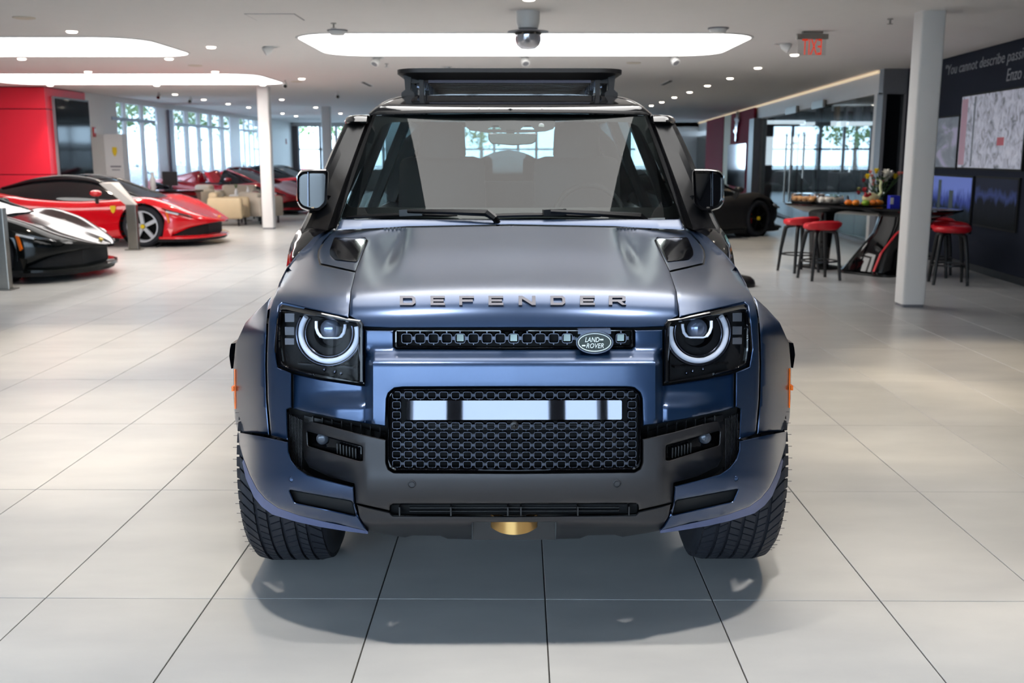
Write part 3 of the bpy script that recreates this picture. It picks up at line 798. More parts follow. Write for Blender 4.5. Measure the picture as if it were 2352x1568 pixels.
# letters on the bonnet front
for ch, x0, x1 in (('D', 919, 955), ('E', 989, 1022), ('F', 1055, 1089), ('E', 1122, 1156), ('N', 1191, 1230), ('D', 1264, 1298), ('E', 1332, 1366), ('R', 1398, 1438)):
    y0, y1 = 683, 704
    def lc(x, y):
        u = x - 1180.5; return Vector(w3(u, y, body(np.array([u]), np.array([y]))[0]))
    A, B, C_ = lc(x0, y1), lc(x1, y1), lc(x0, y0)
    ex = (B - A); ey = (C_ - A); nrm = ex.cross(ey).normalized()
    t_ = .2; sv = .36
    G = {'E': [[(0, 0), (1, 0), (1, .24), (t_, .24), (t_, .38), (.92, .38), (.92, .62), (t_, .62), (t_, .76), (1, .76), (1, 1), (0, 1)]],
         'F': [[(0, 0), (t_, 0), (t_, .36), (.92, .36), (.92, .6), (t_, .6), (t_, .76), (1, .76), (1, 1), (0, 1)]],
         'N': [[(0, 0), (t_, 0), (t_, .68), (.78, 0), (1, 0), (1, 1), (.8, 1), (.8, .32), (.22, 1), (0, 1)]],
         'D': [[(0, 0), (.82, 0), (1, .22), (1, .78), (.82, 1), (0, 1), (0, .76), (.74, .76), (.8, .68), (.8, .32), (.74, .24), (t_, .24), (t_, .76), (0, .76)]],
         'R': [[(0, 0), (t_, 0), (t_, .34), (.5, .34), (.76, 0), (1, 0), (.74, .35), (.97, .45), (.97, .88), (.84, 1), (0, 1), (0, .77), (.78, .77), (.78, .57), (t_, .57), (t_, .77), (0, .77)]]}[ch]
    m = MB()
    for poly in G:
        bm = bmesh.new(); vs = [bm.verts.new(A + ex * x + ey * y + nrm * .007) for x, y in poly]; f = bm.faces.new(vs)
        r = bmesh.ops.extrude_face_region(bm, geom=[f])
        for e in r['geom']:
            if isinstance(e, bmesh.types.BMVert): e.co -= nrm * .012
        bmesh.ops.triangulate(bm, faces=bm.faces); bm.verts.index_update()
        m.add([v.co.copy() for v in bm.verts], [tuple(v.index for v in f.verts) for f in bm.faces]); bm.free()
    m.build('letter', M_letter, car)
# washer/vent notches at the rear edge of the bonnet
for x0, x1, y in ((884, 936, 524), (1418, 1466, 524)):
    a = x0 - 1177; b = x1 - 1177
    m = MB()
    for k in range(6):
        u = lerp(a, b, (k + .5) / 6); p = Vector(w3(u, y + 1.5, body(np.array([u]), np.array([y + 1.5]))[0]))
        m.box(p.x - .006, p.x + .006, p.y - .01, p.y + .01, p.z - .002, p.z + .006)
    m.build('bonnet_vent', M_satinblk, car)['kind'] = 'stuff'

under = sym([(1178, 520), (938, 524), (790, 531), (745, 560), (716, 580), (690, 610), (672, 650), (660, 690), (800, 722), (836, 748), (1181, 750)])
panel('dark_seam_sheet', under, lambda u, v: body(u, v) + .05, .02, M_blackmt, step=22, gap=0)  # black sheet added under bonnet and wings so the seams read dark
# ---- wings (fenders)
fen = Lp([(801, 730), (807, 670), (819, 624.5), (738, 607), (734, 590), (736, 574), (748, 553), (770, 529), (744, 532), (724, 544), (711, 558), (685.5, 583), (660, 616), (643, 648), (634, 672), (628, 684), (621, 706), (617, 740), (615, 790), (614, 837), (616, 915), (623.6, 999), (664, 1011), (661, 940), (672, 936), (671, 855), (640, 842), (633, 802), (638, 740), (643, 702), (650, 696)])
def wing(u, v):
    Yb = body(u, v); Yf = pF(np.full_like(v, 900.)) + sF(np.abs(u)) + .055 + .03 * sstep(900, 1000, v) * 0
    w = sstep(700, 760, v); return Yb * (1 - w) + Yf * w
panel('fender', fen, wing, .03, M_paint, mirror=True, step=8)
# vent surround and its gloss-black insert
sur = Lp([(819, 623), (739, 605), (735, 590), (737, 574), (749, 553), (763, 538), (775, 530), (800, 540), (842, 546), (848, 553)])
ins = Lp([(771, 543), (842, 545), (849, 551), (823, 602), (772, 597), (760, 588), (759, 575)])
panel('vent_surround', sur, lambda u, v: body(u, v) + .001, .02, M_paint, mirror=True, step=8)
panel('vent_insert', fillet(ins, 6), lambda u, v: body(u, v) - .03 - .008 * np.sin((v - 540) / 12.), .05, M_gloss, mirror=True, step=5)

# ---- wheel-arch flares
fl = Lp([(630, 676), (620, 706), (615.5, 740), (613.5, 790), (612.5, 837), (614.5, 915), (622, 999), (549, 989), (543, 960), (540, 915), (539, 845), (544, 788), (551, 773), (566, 740), (596, 707), (622, 683)])
def flare(u, v):
    a = np.abs(u); t = np.clip((a - 556) / 86, 0, 1.1)
    return 3.17 + .36 * t ** 1.5 + .34 * sstep(0, 1, (770 - v) / 96) * (1 - .3 * t)
panel('wheel_arch_flare', fl, flare, .05, M_paint, mirror=True, step=7)
m = MB(); p, q = cp(545, 846, 3.50), cp(546, 936, 3.50)
m.obox((p + q) / 2, (.002, 0, 0), (0, .01, 0), (q - p) / 2); both('side_marker', m, M_amber)
m = MB().obox(cp(541, 890, 3.50), (.004, 0, 0), (0, .015, 0), (0, 0, .008)); both('marker_lamp', m, M_amber)
m = MB(); rs = []
for v, w in ((785, .002), (797, .009), (812, .013), (826, .008), (842, .001)):
    c = cp(541, v, 3.6); rs.append([c + Vector((.02, 0, 0)), c + Vector((.02, .16, 0)), c + Vector((-w * .7, .12, 0)), c + Vector((-w, .02, 0)), c + Vector((-w * .6, -.03, 0))])
m.rings(rs); both('side_blister', m, M_gloss, None, 50)

# ---- upper fascia
fasc = panel('front_fascia', sym([(1181, 801), (911, 800), (905, 795), (905, 757), (838, 756), (838, 884), (737, 869), (673, 856), (674, 938), (700, 946), (786, 964), (887, 980), (889, 916), (893, 903), (906, 892), (925, 890), (1181, 889.5)]), fas, .03, M_paint, step=6)

# ---- black core behind all openings
core = sym([(1181, 745), (850, 740), (660, 712), (640, 760), (648, 850), (668, 950), (680, 1060), (830, 1180), (1181, 1190)])
panel('front_core', core, lambda u, v: 3.04 + sF(np.abs(u)) * .8, .02, M_blackmt, step=26, gap=0)

# ---- upper grille strip
ug = empty('upper_grille', (0, 0, 0)); ug.parent = car
fr = sym([(1181, 757), (909, 757), (905, 762), (905, 796), (911, 800), (1181, 802)]); 
hl = sym([(1181, 760.5), (914, 760), (912, 764), (912, 790), (916, 795), (1181, 797)])
panel('grille_frame', fr, lambda u, v: base(u, v) - .004, .05, M_gloss, ug, holes=[hl], step=8, inset=1.2)
panel('grille_back', hl, lambda u, v: base(u, v) + .045, .02, M_blackmt, ug, step=12, gap=0)
def cell_mesh(name, w, h, r, wall, depth):
    o_ = rr(-w / 2, -h / 2, w / 2, h / 2, r, 3); i_ = rr(-w / 2 + wall, -h / 2 + wall, w / 2 - wall, h / 2 - wall, max(r - wall, .001), 3)
    n = len(o_); m = MB()
    m.rings([[Vector((x, depth, y)) for x, y in o_], [Vector((x, .0015, y)) for x, y in o_], [Vector((x * .97, 0, y * .97)) for x, y in o_], [Vector((x, 0, y)) for x, y in i_], [Vector((x, depth, y)) for x, y in i_]], True, (False, False))
    me = bpy.data.meshes.new(name); me.from_pydata([tuple(v) for v in m.v], [], m.f); me.update()
    bm = bmesh.new(); bm.from_mesh(me); bmesh.ops.recalc_face_normals(bm, faces=bm.faces); bm.to_mesh(me); bm.free()
    me.shade_smooth(); me.set_sharp_from_angle(angle=math.radians(35)); me.materials.append(M_dkchrome)
    return me
PXM = 2.99 / FPX
c_me = cell_mesh('upper_cell', 25.5 * PXM, 24.0 * PXM, 6 * PXM, 1.9 * PXM, .03)
M_led = mat('led_window', S(180, 196, 190), 0.08, 0.3, 0.7)
bars = MB()
for i, x in enumerate((934.3, 965, 995.6, 1026, 1056.8, 1087.4, 1118.5, 1149, 1180, 1211, 1241, 1272, 1303, 1426.7)):
    p = Vector(w3(x - 1181, 777, base(x - 1181., 777.) + .008)); o = bpy.data.objects.new('grille_cell', c_me); link(o, ug); o.location = p
    if i in (4, 8, 12, 13):
        MB().box(p.x - 8 * PXM, p.x + 8 * PXM, p.y + .012, p.y + .016, p.z - 8 * PXM, p.z + 8 * PXM).build('lamp_window', M_led, ug)
    bars.box(p.x + 12.5 * PXM, p.x + 18.2 * PXM, p.y + .004, p.y + .02, p.z - 4 * PXM, p.z + 4 * PXM)
    bars.box(p.x - 1.6 * PXM, p.x + 1.6 * PXM, p.y + .006, p.y + .02, p.z + 12 * PXM, p.z + 18 * PXM)
    bars.box(p.x - 1.2 * PXM, p.x + 1.2 * PXM, p.y + .006, p.y + .02, p.z - 16 * PXM, p.z - 12 * PXM)
bars.build('grille_links', M_dkchrome, ug)['kind'] = 'stuff'
# oval badge
bd_ = Vector(w3(1365 - 1181, 785, 2.945))
def oval(rx, ry, n=36): return [(rx * math.cos(2 * PI * k / n), ry * math.sin(2 * PI * k / n)) for k in range(n)]
bt = empty('badge', bd_); bt.parent = car
tfm = lambda x, y, z: Vector((x, z, y))
def ovalring(rx, ry, t, y0, y1):
    o_ = oval(rx, ry); i_ = oval(rx - t, ry - t)
    return MB().rings([[Vector((x, y1, y)) for x, y in o_], [Vector((x, y0, y)) for x, y in o_], [Vector((x, y0, y)) for x, y in i_], [Vector((x, y1, y)) for x, y in i_]], True, (False, False))
MB().prism(oval(43 * PXM, 26 * PXM), -.008, .03, tfm).build('badge_plate', mat('badge_green', S(22, 36, 28), 0.2, spec=0.6), bt, 40)
ovalring(43 * PXM, 26.5 * PXM, 2.6 * PXM, -.012, .0).build('badge_rim', M_dkchrome, bt, 40)
ovalring(38 * PXM, 21.5 * PXM, 1.7 * PXM, -.0105, -.006).build('badge_line', mat('badge_silver', S(215, 220, 218), 0.3, 0.4), bt)
MB().box(-38 * PXM, 38 * PXM, .0, .04, 18 * PXM, 28 * PXM).build('badge_mount', M_dkchrome, bt)
for s_, x0, w, y0 in (('LAND', -22, 33, 1), ('ROVER', -19, 40, -13)):
    text_mesh('badge_text', s_, w * PXM, 11 * PXM, .003, MATS['badge_silver'], bt, Matrix.Translation((x0 * PXM, -.0085, y0 * PXM)) @ Matrix.Rotation(PI / 2, 4, 'X'), shear=.25)
for x0, y0 in ((12, 5), (-29, -9)):
    MB().box(x0 * PXM, (x0 + 8) * PXM, -.0105, -.008, y0 * PXM, (y0 + 3) * PXM).build('badge_dash', MATS['badge_silver'], bt)

# ---- headlights
def headlights():
    out = Lp([(649, 697), (800, 729), (829, 733), (837, 744), (838, 882), (737, 867.5), (672, 853.5), (639, 841), (634, 802), (638, 740), (643, 703)])
    inn = fillet(Lp([(647, 712), (818, 743), (824, 750), (824, 877), (740, 861), (676, 846), (650, 834), (645, 800), (645, 730)]), 5)
    hd = lambda u, v: 2.962 + sF(np.abs(u)) * 1.04 - .012 * sstep(720, 700, v)
    def pr(sgn):
        e = empty('headlight', (0, 0, 0)); e.parent = car; return e
    par = (pr(-1), pr(1))
    def hp(name, outline, surf, th, m, **k):
        o, o2 = panel(name, outline, surf, th, m, car, mirror=True, **k); o.parent = par[0]; o2.parent = par[1]
    hp('bezel', out, hd, .06, M_gloss, holes=[inn], step=6, inset=3.5, edge=.008)
    hp('bowl', inn, lambda u, v: hd(u, v) + .07, .01, M_blackmt, step=10, gap=0)
    hp('lens', inn, lambda u, v: hd(u, v) + .008, .004, M_lens, step=12, gap=0, inset=1)
    D = lambda px, py, off: float(hd(px - float(cen(py)), py)) + off
    top = lambda x: 712 + (x - 647) * 34 / 177
    def arc(R, off, r, name, m, c=(757, 764)):
        pts = []
        for k in range(73):
            t = -PI * .62 + 2 * PI * .81 * k / 72 + PI * .0
            t = PI / 2 + (k / 72 - .5) * 2 * PI * .86
            x, y = c[0] + R * math.cos(t), c[1] + R * math.sin(t)
            if x > 822: x = 822
            if y < top(x) + 3: continue
            pts.append(cp(x, y, D(x, y, off)))
        both(name, MB().tube(pts, r, 10), m, par, 60)
    arc(64.5, .04, .0085, 'light_ring', M_drl)
    arc(74, .047, .006, 'outer_ring', M_dkchrome)
    arc(54, .052, .004, 'inner_ring', M_dkchrome)
    c = cp(757, 764, D(757, 764, .05))
    # reflector cup
    m = MB().lathe([(.048, .004), (.04, .022), (.022, .03)], 28, c, 'y'); both('reflector', m, M_blackgl, par, 50)
    pl = [(727, 737), (727, 752), (731, 764), (738, 773), (746, 775.5), (775, 775.5), (783, 773), (790, 764), (793, 750), (793, 744)]
    pts = [cp(x, y, D(757, 764, .02)) for x, y in pl]
    both('daytime_strip', MB().tube(pts[:4], .0048, 8), M_drl, par, 60); both('daytime_strip', MB().tube(pts[3:7], .0028, 8), M_drl, par, 60); both('daytime_strip', MB().tube(pts[6:], .0048, 8), M_drl, par, 60)
    m = MB().sphere(cp(760, 755, D(757, 764, .045)), .032, 18, 12, (1, .7, 1)); both('projector_lens', m, mat('projector_glass', S(120, 130, 150), 0.05, 0.6), par, 60)
    for y0, y1 in ((719, 738), (750, 768), (776, 790)):
        m = MB(); a, b = cp(657, y1, D(670, 750, .05)), cp(686, y0, D(670, 750, .045))
        m.box(a.x, b.x, min(a.y, b.y), min(a.y, b.y) + .02, a.z, b.z); both('turn_segment', m, mat('frosted_segment', S(96, 96, 100), 0.4, 0.3), par)
    m = MB(); a, b = cp(662, 862, D(740, 850, .02)), cp(812, 836, D(740, 850, .05)); 
    m.bar(cp(690, 833, D(690, 833, .05)), cp(815, 842, D(800, 842, .05)), .02, .006); both('shelf', m, M_satinblk, par)
    for x, y in ((746, 848), (770, 853), (784, 857)):
        both('lamp_stud', MB().sphere(cp(x, y, D(x, y, .035)), .006, 8, 6), M_dkchrome, par, 60)
    return par
headlights()

# ---- lower grille
lg = empty('lower_grille', (0, 0, 0)); lg.parent = car
go = sym([(1181, 890.5), (925, 891), (906, 893), (894, 903), (890, 916), (889, 1000), (889, 1060), (893, 1073), (905, 1081), (1181, 1084)])
gi = sym([(1181, 895), (925, 895.5), (909, 897), (899, 906), (895, 918), (894, 1000), (895, 1058), (899, 1068), (909, 1075), (1181, 1078)])
panel('grille_frame', go, lambda u, v: base(u, v) - .004, .07, M_gloss, lg, holes=[gi], step=7, inset=1.5)
panel('grille_back', gi, lambda u, v: base(u, v) + .06, .02, M_blackmt, lg, step=20, gap=0)
PX2 = 2.885 / FPX
g_me = cell_mesh('lower_cell', 20.8 * PX2, 18.0 * PX2, 4.6 * PX2, 1.3 * PX2, .022)
rows = [906.8, 975.7, 998, 1020.3, 1043, 1064.5]
xs = [910.6 + 27.04 * k for k in range(21)]
bars = MB()
for ri, v in enumerate(rows + [929.5, 952.5]):
    for k, x in enumerate(xs):
        if ri > 5 and k not in (0, 20): continue
        vv = v + (3.2 * math.sin(PI * k / 20) if ri < 6 else 0) * (0.35 if ri == 0 else .8)
        u = x - 1181; p = Vector(w3(u, vv, float(base(u, vv)) + .006))
        o = bpy.data.objects.new('grille_cell', g_me); link(o, lg); o.location = p
        if k < 20 and ri < 6:
            bars.box(p.x + 10 * PX2, p.x + 17.2 * PX2, p.y + .002, p.y + .016, p.z - 3.2 * PX2, p.z + 3.2 * PX2)
        bars.box(p.x - 1.2 * PX2, p.x + 1.2 * PX2, p.y + .005, p.y + .016, p.z - 13 * PX2, p.z - 9 * PX2)
bars.build('grille_links', mat('link_grey', S(60, 64, 74), .35, .8), lg)['kind'] = 'stuff'
sl = MB()
for k in range(5):
    v = 968 + k * 4
    a = Vector(w3(-200., v, 2.925)); b = Vector(w3(200., v, 2.925)); sl.bar(a, b, .01, .003)
sl.build('shutter_slats', M_satinblk, lg)
pz = [float(w3(0., v, 2.88)[2]) for v in (963.5, 921)]; pxh = 254 * PX2
m = MB(); q_ = rr(-pxh, pz[0], pxh, pz[1], .004, 3)
lean = lambda z: 2.879 - YA + (z - pz[0]) * .165
m.rings([[Vector((x, lean(z), z)) for x, z in q_], [Vector((x, lean(z) + .015, z)) for x, z in q_]])
m.build('radar_plate', mat('mirror_black_plate', S(84, 85, 92), 0.02, 0.95), lg)
c = Vector(w3(0., 976, 2.872)); 
m = MB().lathe([(.012, .02), (.012, -.006), (.007, -.008)], 16, c, 'y', (False, True)); m.build('camera_body', M_satinblk, lg, 40)
MB().sphere(c + Vector((0, -.007, 0)), .0055, 10, 8).build('camera_lens', M_blackgl, lg, 60)

# ---- grey bumper centre with fog-lamp pockets
fog = fillet(Lp([(707, 989), (833, 1023), (834, 1058), (824, 1058), (709, 1023)]), 4)
bc = Lp([(1181, 1085), (905, 1083), (893, 1076), (888, 1062), (888, 1008), (813, 991), (747, 973), (692, 961), (691, 1000), (700, 1052), (712, 1073), (760, 1096), (814, 1110), (817, 1155), (896, 1172.5), (898, 1160), (903, 1157), (1181, 1157.5)])
bcs = bc + [(-u, v) for u, v in reversed(bc) if abs(u) > .5]
def bsurf(u, v):
    a = np.abs(u)
    return base(u, v) + .05 * sstep(330, 480, a) + .07 * sstep(425, 495, a) + .06 * sstep(1050, 1090, v) * sstep(330, 420, a)
panel('bumper', bcs, bsurf, .04, M_gun, holes=[fog, [(-u, v) for u, v in reversed(fog)]], step=8)
fo = panel('fog_pocket', fog, lambda u, v: bsurf(u, v) + .045, .01, M_blackgl, mirror=True, step=10, gap=0)
cfl = cp(742, 1006, float(bsurf(742. - 1181, 1006.)) + .03)
m = MB().lathe([(.019, .03), (.019, -.004), (.015, -.009), (.006, -.011)], 20, cfl, 'y', (True, True)); both('fog_lamp', m, mat('fog_lens', S(66, 72, 82), 0.2, 0.3), None, 40)
m = MB()
for k in range(7):
    x = 776 + k * 7; p = cp(x, 1028 + k * 2, float(bsurf(x - 1181., 1030.)) + .035); m.bar(p + Vector((0, 0, .016)), p - Vector((0, 0, .016)), .004, .01)
both('pocket_grille', m, M_satinblk)
# black side grille around the pocket
m = MB()
for k in range(9):
    x = 668 + k * 3.4; a_, b_ = cp(x, 950 + k * 1.5, 3.10 - k * .008), cp(x, 1050 + k * 4, 3.10 - k * .008); m.bar(a_, b_, .0016, .012, up=(0, 1, 0))
both('side_grille', m, M_satinblk)
m = MB()
for k in range(8):
    x = 720 + k * 22; v = 962 + (x - 720) * .17
    a_ = cp(x, v - 8, float(base(x - 1181., v)) + .1); b_ = cp(x, v + 22, float(base(x - 1181., v)) + .1); m.bar(a_, b_, .003, .01, up=(0, 1, 0))
m.bar(cp(700, 960, 3.06), cp(885, 1001, 2.99), .004, .02); both('vent_bars', m, M_satinblk)
# lower air slot
sl_ = fillet(sym([(1181, 1157), (899, 1157), (897.5, 1160), (898, 1178), (903, 1180), (1181, 1182)]), 4)
panel('slot_back', sl_, lambda u, v: base(u, v) + .04, .01, M_blackmt, step=20, gap=0)
m = MB()
for x in (-262, -145, -15, 15, 145, 262):
    p = Vector(w3(float(x), 1169, 2.915)); m.box(p.x - .002, p.x + .002, p.y - .02, p.y + .02, p.z - .014, p.z + .014)
for v in (1164, 1172): m.bar(Vector(w3(-240., v, 2.92)), Vector(w3(240., v, 2.92)), .01, .002)
m.build('slot_vanes', M_satinblk, car)
# skid plate
sk = Lp([(1181, 1184), (903, 1182), (896, 1174.5), (820, 1157), (826, 1187), (846, 1220), (890, 1228), (932, 1234.5), (950, 1230), (1012, 1231), (1030, 1238), (1086, 1239.5), (1086, 1200), (1181, 1200)])
def skd(u, v): return 2.884 + sF(np.abs(u)) + .012 * sstep(1160, 1185, v) + .16 * sstep(1188, 1242, v) ** 1.5
panel('skid_plate', sk + [(-u, v) for u, v in reversed(sk) if abs(u) > .5], skd, .03, M_gun, step=8)
a_, b_ = cp(1088, 1240, 3.06), cp(1088, 1200, 2.96)
MB().box(a_.x, -a_.x, 3.05 - YA, 3.10 - YA, a_.z + .005, b_.z + .02).build('tow_recess', M_satinblk, car)
# gold tow loop
lo_ = crom([(-56, 0), (-54, -10), (-30, -30), (0, -37), (30, -30), (54, -10), (56, 0)], 5)
lo_ = [(p.x * PXM, p.y) for p in lo_]
m = MB()
zc = float(w3(0., 1218., 2.9)[2])
outr = [(x, 2.93 - YA + (37 + y) * .0022 - .012) for x, y in lo_]
rs = []
for x, y in outr:
    s_ = 1 - .35
    rs.append([Vector((x, y, zc + .022)), Vector((x, y - .002, zc - .020)), Vector((x * .62, y + .034 * (1 if abs(x) < .05 else .4), zc - .018)), Vector((x * .62, y + .034 * (1 if abs(x) < .05 else .4), zc + .020))])
m.rings(rs); m.build('tow_loop', M_gold, car, 50)
# ---- bumper corners
bcn = Lp([(549, 990), (600, 999), (664, 1013), (665, 1036), (672, 1056), (686, 1074), (708, 1089), (760, 1103), (814, 1116), (817, 1160), (826, 1187), (846, 1220), (800, 1209), (738, 1196), (690, 1184), (640, 1166), (612, 1146), (592, 1122), (576, 1090), (562, 1052), (552, 1020)])
slot = fillet(Lp([(665, 1123), (810, 1149), (819, 1184), (678, 1153)]), 5)
def corner(u, v):
    a = np.abs(u); return base(u, np.minimum(v, 1172.)) * 1.0 + .015 + .10 * sstep(600, 660, a) + .05 * sstep(1150, 1225, v) * sstep(340, 420, a) - .02 * sstep(1120, 1110, v) * 0
panel('bumper_corner', bcn, corner, .035, M_paint, holes=[slot], mirror=True, step=8)
panel('corner_slot', slot, lambda u, v: corner(u, v) + .035, .01, M_blackmt, mirror=True, step=14, gap=0)
lip_o = [(560, 1060), (568, 1097), (586, 1140), (604, 1162), (628, 1180), (684, 1197), (738, 1209), (800, 1219), (846, 1225)]
lip_i = [(846, 1219), (800, 1208), (738, 1195), (690, 1183), (640, 1165), (612, 1145), (592, 1121), (576, 1089), (563, 1054)]
m = MB(); n = len(lip_o)
ri = [cp(x, y, float(corner(x - 1181., y)) + .006) for x, y in reversed(lip_i)]
ro = [cp(x, y, float(corner(x - 1181., y)) + .035) for x, y in lip_o]
ro2 = [p + Vector((0, .10, .03)) for p in ro]
m.rings([ri, ro, ro2], False, (False, False)); both('bumper_lip', m, mat('lit_lip', S(88, 100, 140), 0.5, 0.3, var=.25, scale=14), None, 40)  # paler lip colour stands in for light reflected from below
# parking sensors
for x, y, r_, mm, sf_ in ((946, 1111, .0125, M_gun, bsurf), (671, 1100, .0085, M_paint, corner)):
    c = cp(x, y, float(sf_(x - 1181., y)) - .001)
    m = MB().lathe([(r_, .01), (r_, -.001), (r_ * .86, -.002), (r_ * .8, .003), (r_ * .62, .003), (r_ * .58, -.002)], 20, c, 'y', (False, True)); both('parking_sensor', m, mm, None, 40)

# ---- front wheels with treaded tyres
def wheel(yc, tread=True):
    R, W, xc = .42, .27, -.808
    c = Vector((xc, yc - YA, R))
    e = []
    prof = [(.27, -W / 2 + .02), (.30, -W / 2 - .004), (.35, -W / 2 - .012), (.385, -W / 2 - .006), (.403, -W / 2 + .012), (.409, -W / 2 + .03), (.4095, 0), (.409, W / 2 - .03), (.403, W / 2 - .012), (.385, W / 2 + .006), (.35, W / 2 + .012), (.30, W / 2 + .004), (.27, W / 2 - .02)]
    ty = MB().lathe(prof, 72, c, 'x')
    t1 = both('tyre', ty, M_tyre, None, 50)
    rim = MB().lathe([(.272, -W / 2 + .02), (.265, -W / 2 + .05), (.25, -W / 2 + .06), (.06, -W / 2 + .03), (.03, -W / 2 + .028)], 36, c, 'x', (False, True))
    rim.lathe([(.272, W / 2 - .02), (.26, W / 2 - .05), (.1, W / 2 - .1)], 36, c, 'x', (False, True))
    both('rim', rim, M_satinblk, t1, 40)
    if tread:
        tr = MB(); N = 78
        ribs = [(-.131, -.092, 1.0, .4), (-.080, -.052, .6, .3), (-.042, -.006, -.5, .25), (.006, .042, -.5, .25), (.052, .080, .6, .3), (.092, .131, 1.0, .4)]
        for x0, x1, sk_, gp in ribs:
            outer = abs(x0) > .09 or abs(x1) > .1
            nn = 60 if outer else N
            for k in range(nn):
                a0 = 2 * PI * k / nn; da = 2 * PI / nn * (.80 if outer else .84)
                vs = []
                for rr_ in (.405, .42):
                    for x, sh in ((x0, 0), (x1, sk_ * 2 * PI / nn * .9)):
                        drop = .010 if abs(x) > .12 else 0
                        for a in (a0 + sh, a0 + sh + da):
                            r2 = rr_ - drop
                            vs.append(c + Vector((x, r2 * math.cos(a), r2 * math.sin(a))))
                tr.add(vs, [(0, 1, 3, 2), (4, 6, 7, 5), (0, 4, 5, 1), (2, 3, 7, 6), (0, 2, 6, 4), (1, 5, 7, 3)])
        # shoulder lugs and rubber whiskers
        for k in range(60):
            a = 2 * PI * k / 60; b = a + 2 * PI / 60 * .8
            vs = []
            for rr_, x in ((.408, -.131), (.386, -.150), (.38, -.146), (.40, -.128)):
                for t in (a, b): vs.append(c + Vector((x, rr_ * math.cos(t), rr_ * math.sin(t))))
            tr.add(vs, [(0, 1, 3, 2), (2, 3, 5, 4), (4, 5, 7, 6), (0, 2, 4, 6), (1, 7, 5, 3)])
            t = a + .02; p = c + Vector((-.146, .39 * math.cos(t), .39 * math.sin(t))); tr.bar(p, p + Vector((-.016, 0, 0)), .0012)
        tp = both('tread', tr, M_tyre, t1); tp[0]['kind'] = 'stuff'; tp[1]['kind'] = 'stuff'
wheel(YA); wheel(YA + 3.02, False)

# ---- cowl, windscreen, A-pillars
cow = sym([(1177, 503), (787, 502), (775, 529), (887, 524), (938, 520.5), (1177, 516)])
panel('cowl', cow, lambda u, v: 4.66 - (v - 503) / 26 * .10, .02, M_paint, step=10)
def scr(u, v): return 4.70 + (500 - v) / 240 * .40 + .26 * (np.abs(u) / 400) ** 2.2
gl_o = sym([(1174, 259.5), (1000, 261), (864, 264), (786, 500), (900, 503), (1177, 504)])
gl = panel('windscreen', gl_o, scr, .004, M_wind, step=14, edge=0)
fi = sym([(1174, 277), (1064, 277), (1000, 278), (900, 281), (880, 290), (866, 316), (803, 452), (800, 468), (812, 476), (1177, 477)])
fro = sym([(1174, 261), (1000, 262.5), (865, 265.5), (788, 499), (900, 502), (1177, 503)])
M_frit = mat('windscreen_frit', S(22, 21, 24), 0.4)
panel('screen_border', fro, lambda u, v: scr(u, v) + .007, .003, M_frit, gl, holes=[fillet(fi, 6)], step=12, edge=0, gap=0)
blob = fillet([(x - 1174., y) for x, y in [(1070, 276), (1072, 292), (1082, 300), (1120, 304.5), (1210, 305), (1255, 302), (1274, 296), (1278, 276)]], 4)
tri = [(x - 1174., y) for x, y in [(1121, 297), (1134, 288), (1146, 288), (1153, 297)]]; tri2 = [(x - 1174., y) for x, y in [(1197, 297), (1208, 288), (1220, 288), (1229, 297)]]
panel('sensor_cover', blob, lambda u, v: scr(u, v) + .008, .02, mat('sensor_cover_plastic', S(44, 38, 44), 0.5), gl, holes=[tri, tri2], step=10, edge=0, gap=0)
c = Vector(w3(1245 - 1174., 289, float(scr(71., 289)) + .006)); MB().lathe([(.014, .003), (.014, -.001)], 18, c, 'y', (True, True)).build('rain_sensor', mat('sensor_dot', S(205, 205, 200), 0.5), gl)
# A-pillar strips (left-hand lines in image plane, converted at their own distance)
def strip(name, La, Lb, m, th=.03, n=20):
    A = crom([Vector(p) for p in La], 8); B = crom([Vector(p) for p in Lb], 8)
    k = min(len(A), len(B)); ri = [cp(*A[i]) for i in range(k)]; ro = [cp(*B[i]) for i in range(k)]
    mb = MB(); rs = []
    for p, q in zip(ri, ro):
        o_ = Vector((0, th, -.0)); rs.append([p, q, q + o_, p + o_])
    mb.rings(rs); return both(name, mb, m, None, 50)
strip('pillar_seal', [(866, 263, 5.31), (826, 380, 5.13), (784, 503, 4.93)], [(858, 264, 5.30), (815, 380, 5.12), (774, 527, 4.9)], M_blackmt)
strip('pillar_trim', [(859, 263, 5.29), (816, 380, 5.11), (776, 524, 4.89)], [(853, 264, 5.30), (808, 380, 5.12), (766, 527, 4.9)], M_satinblk)
strip('pillar_gap', [(853, 264, 5.32), (808, 380, 5.14), (766, 527, 4.92)], [(842, 266, 5.34), (797, 380, 5.16), (755, 530, 4.94)], M_blackmt)
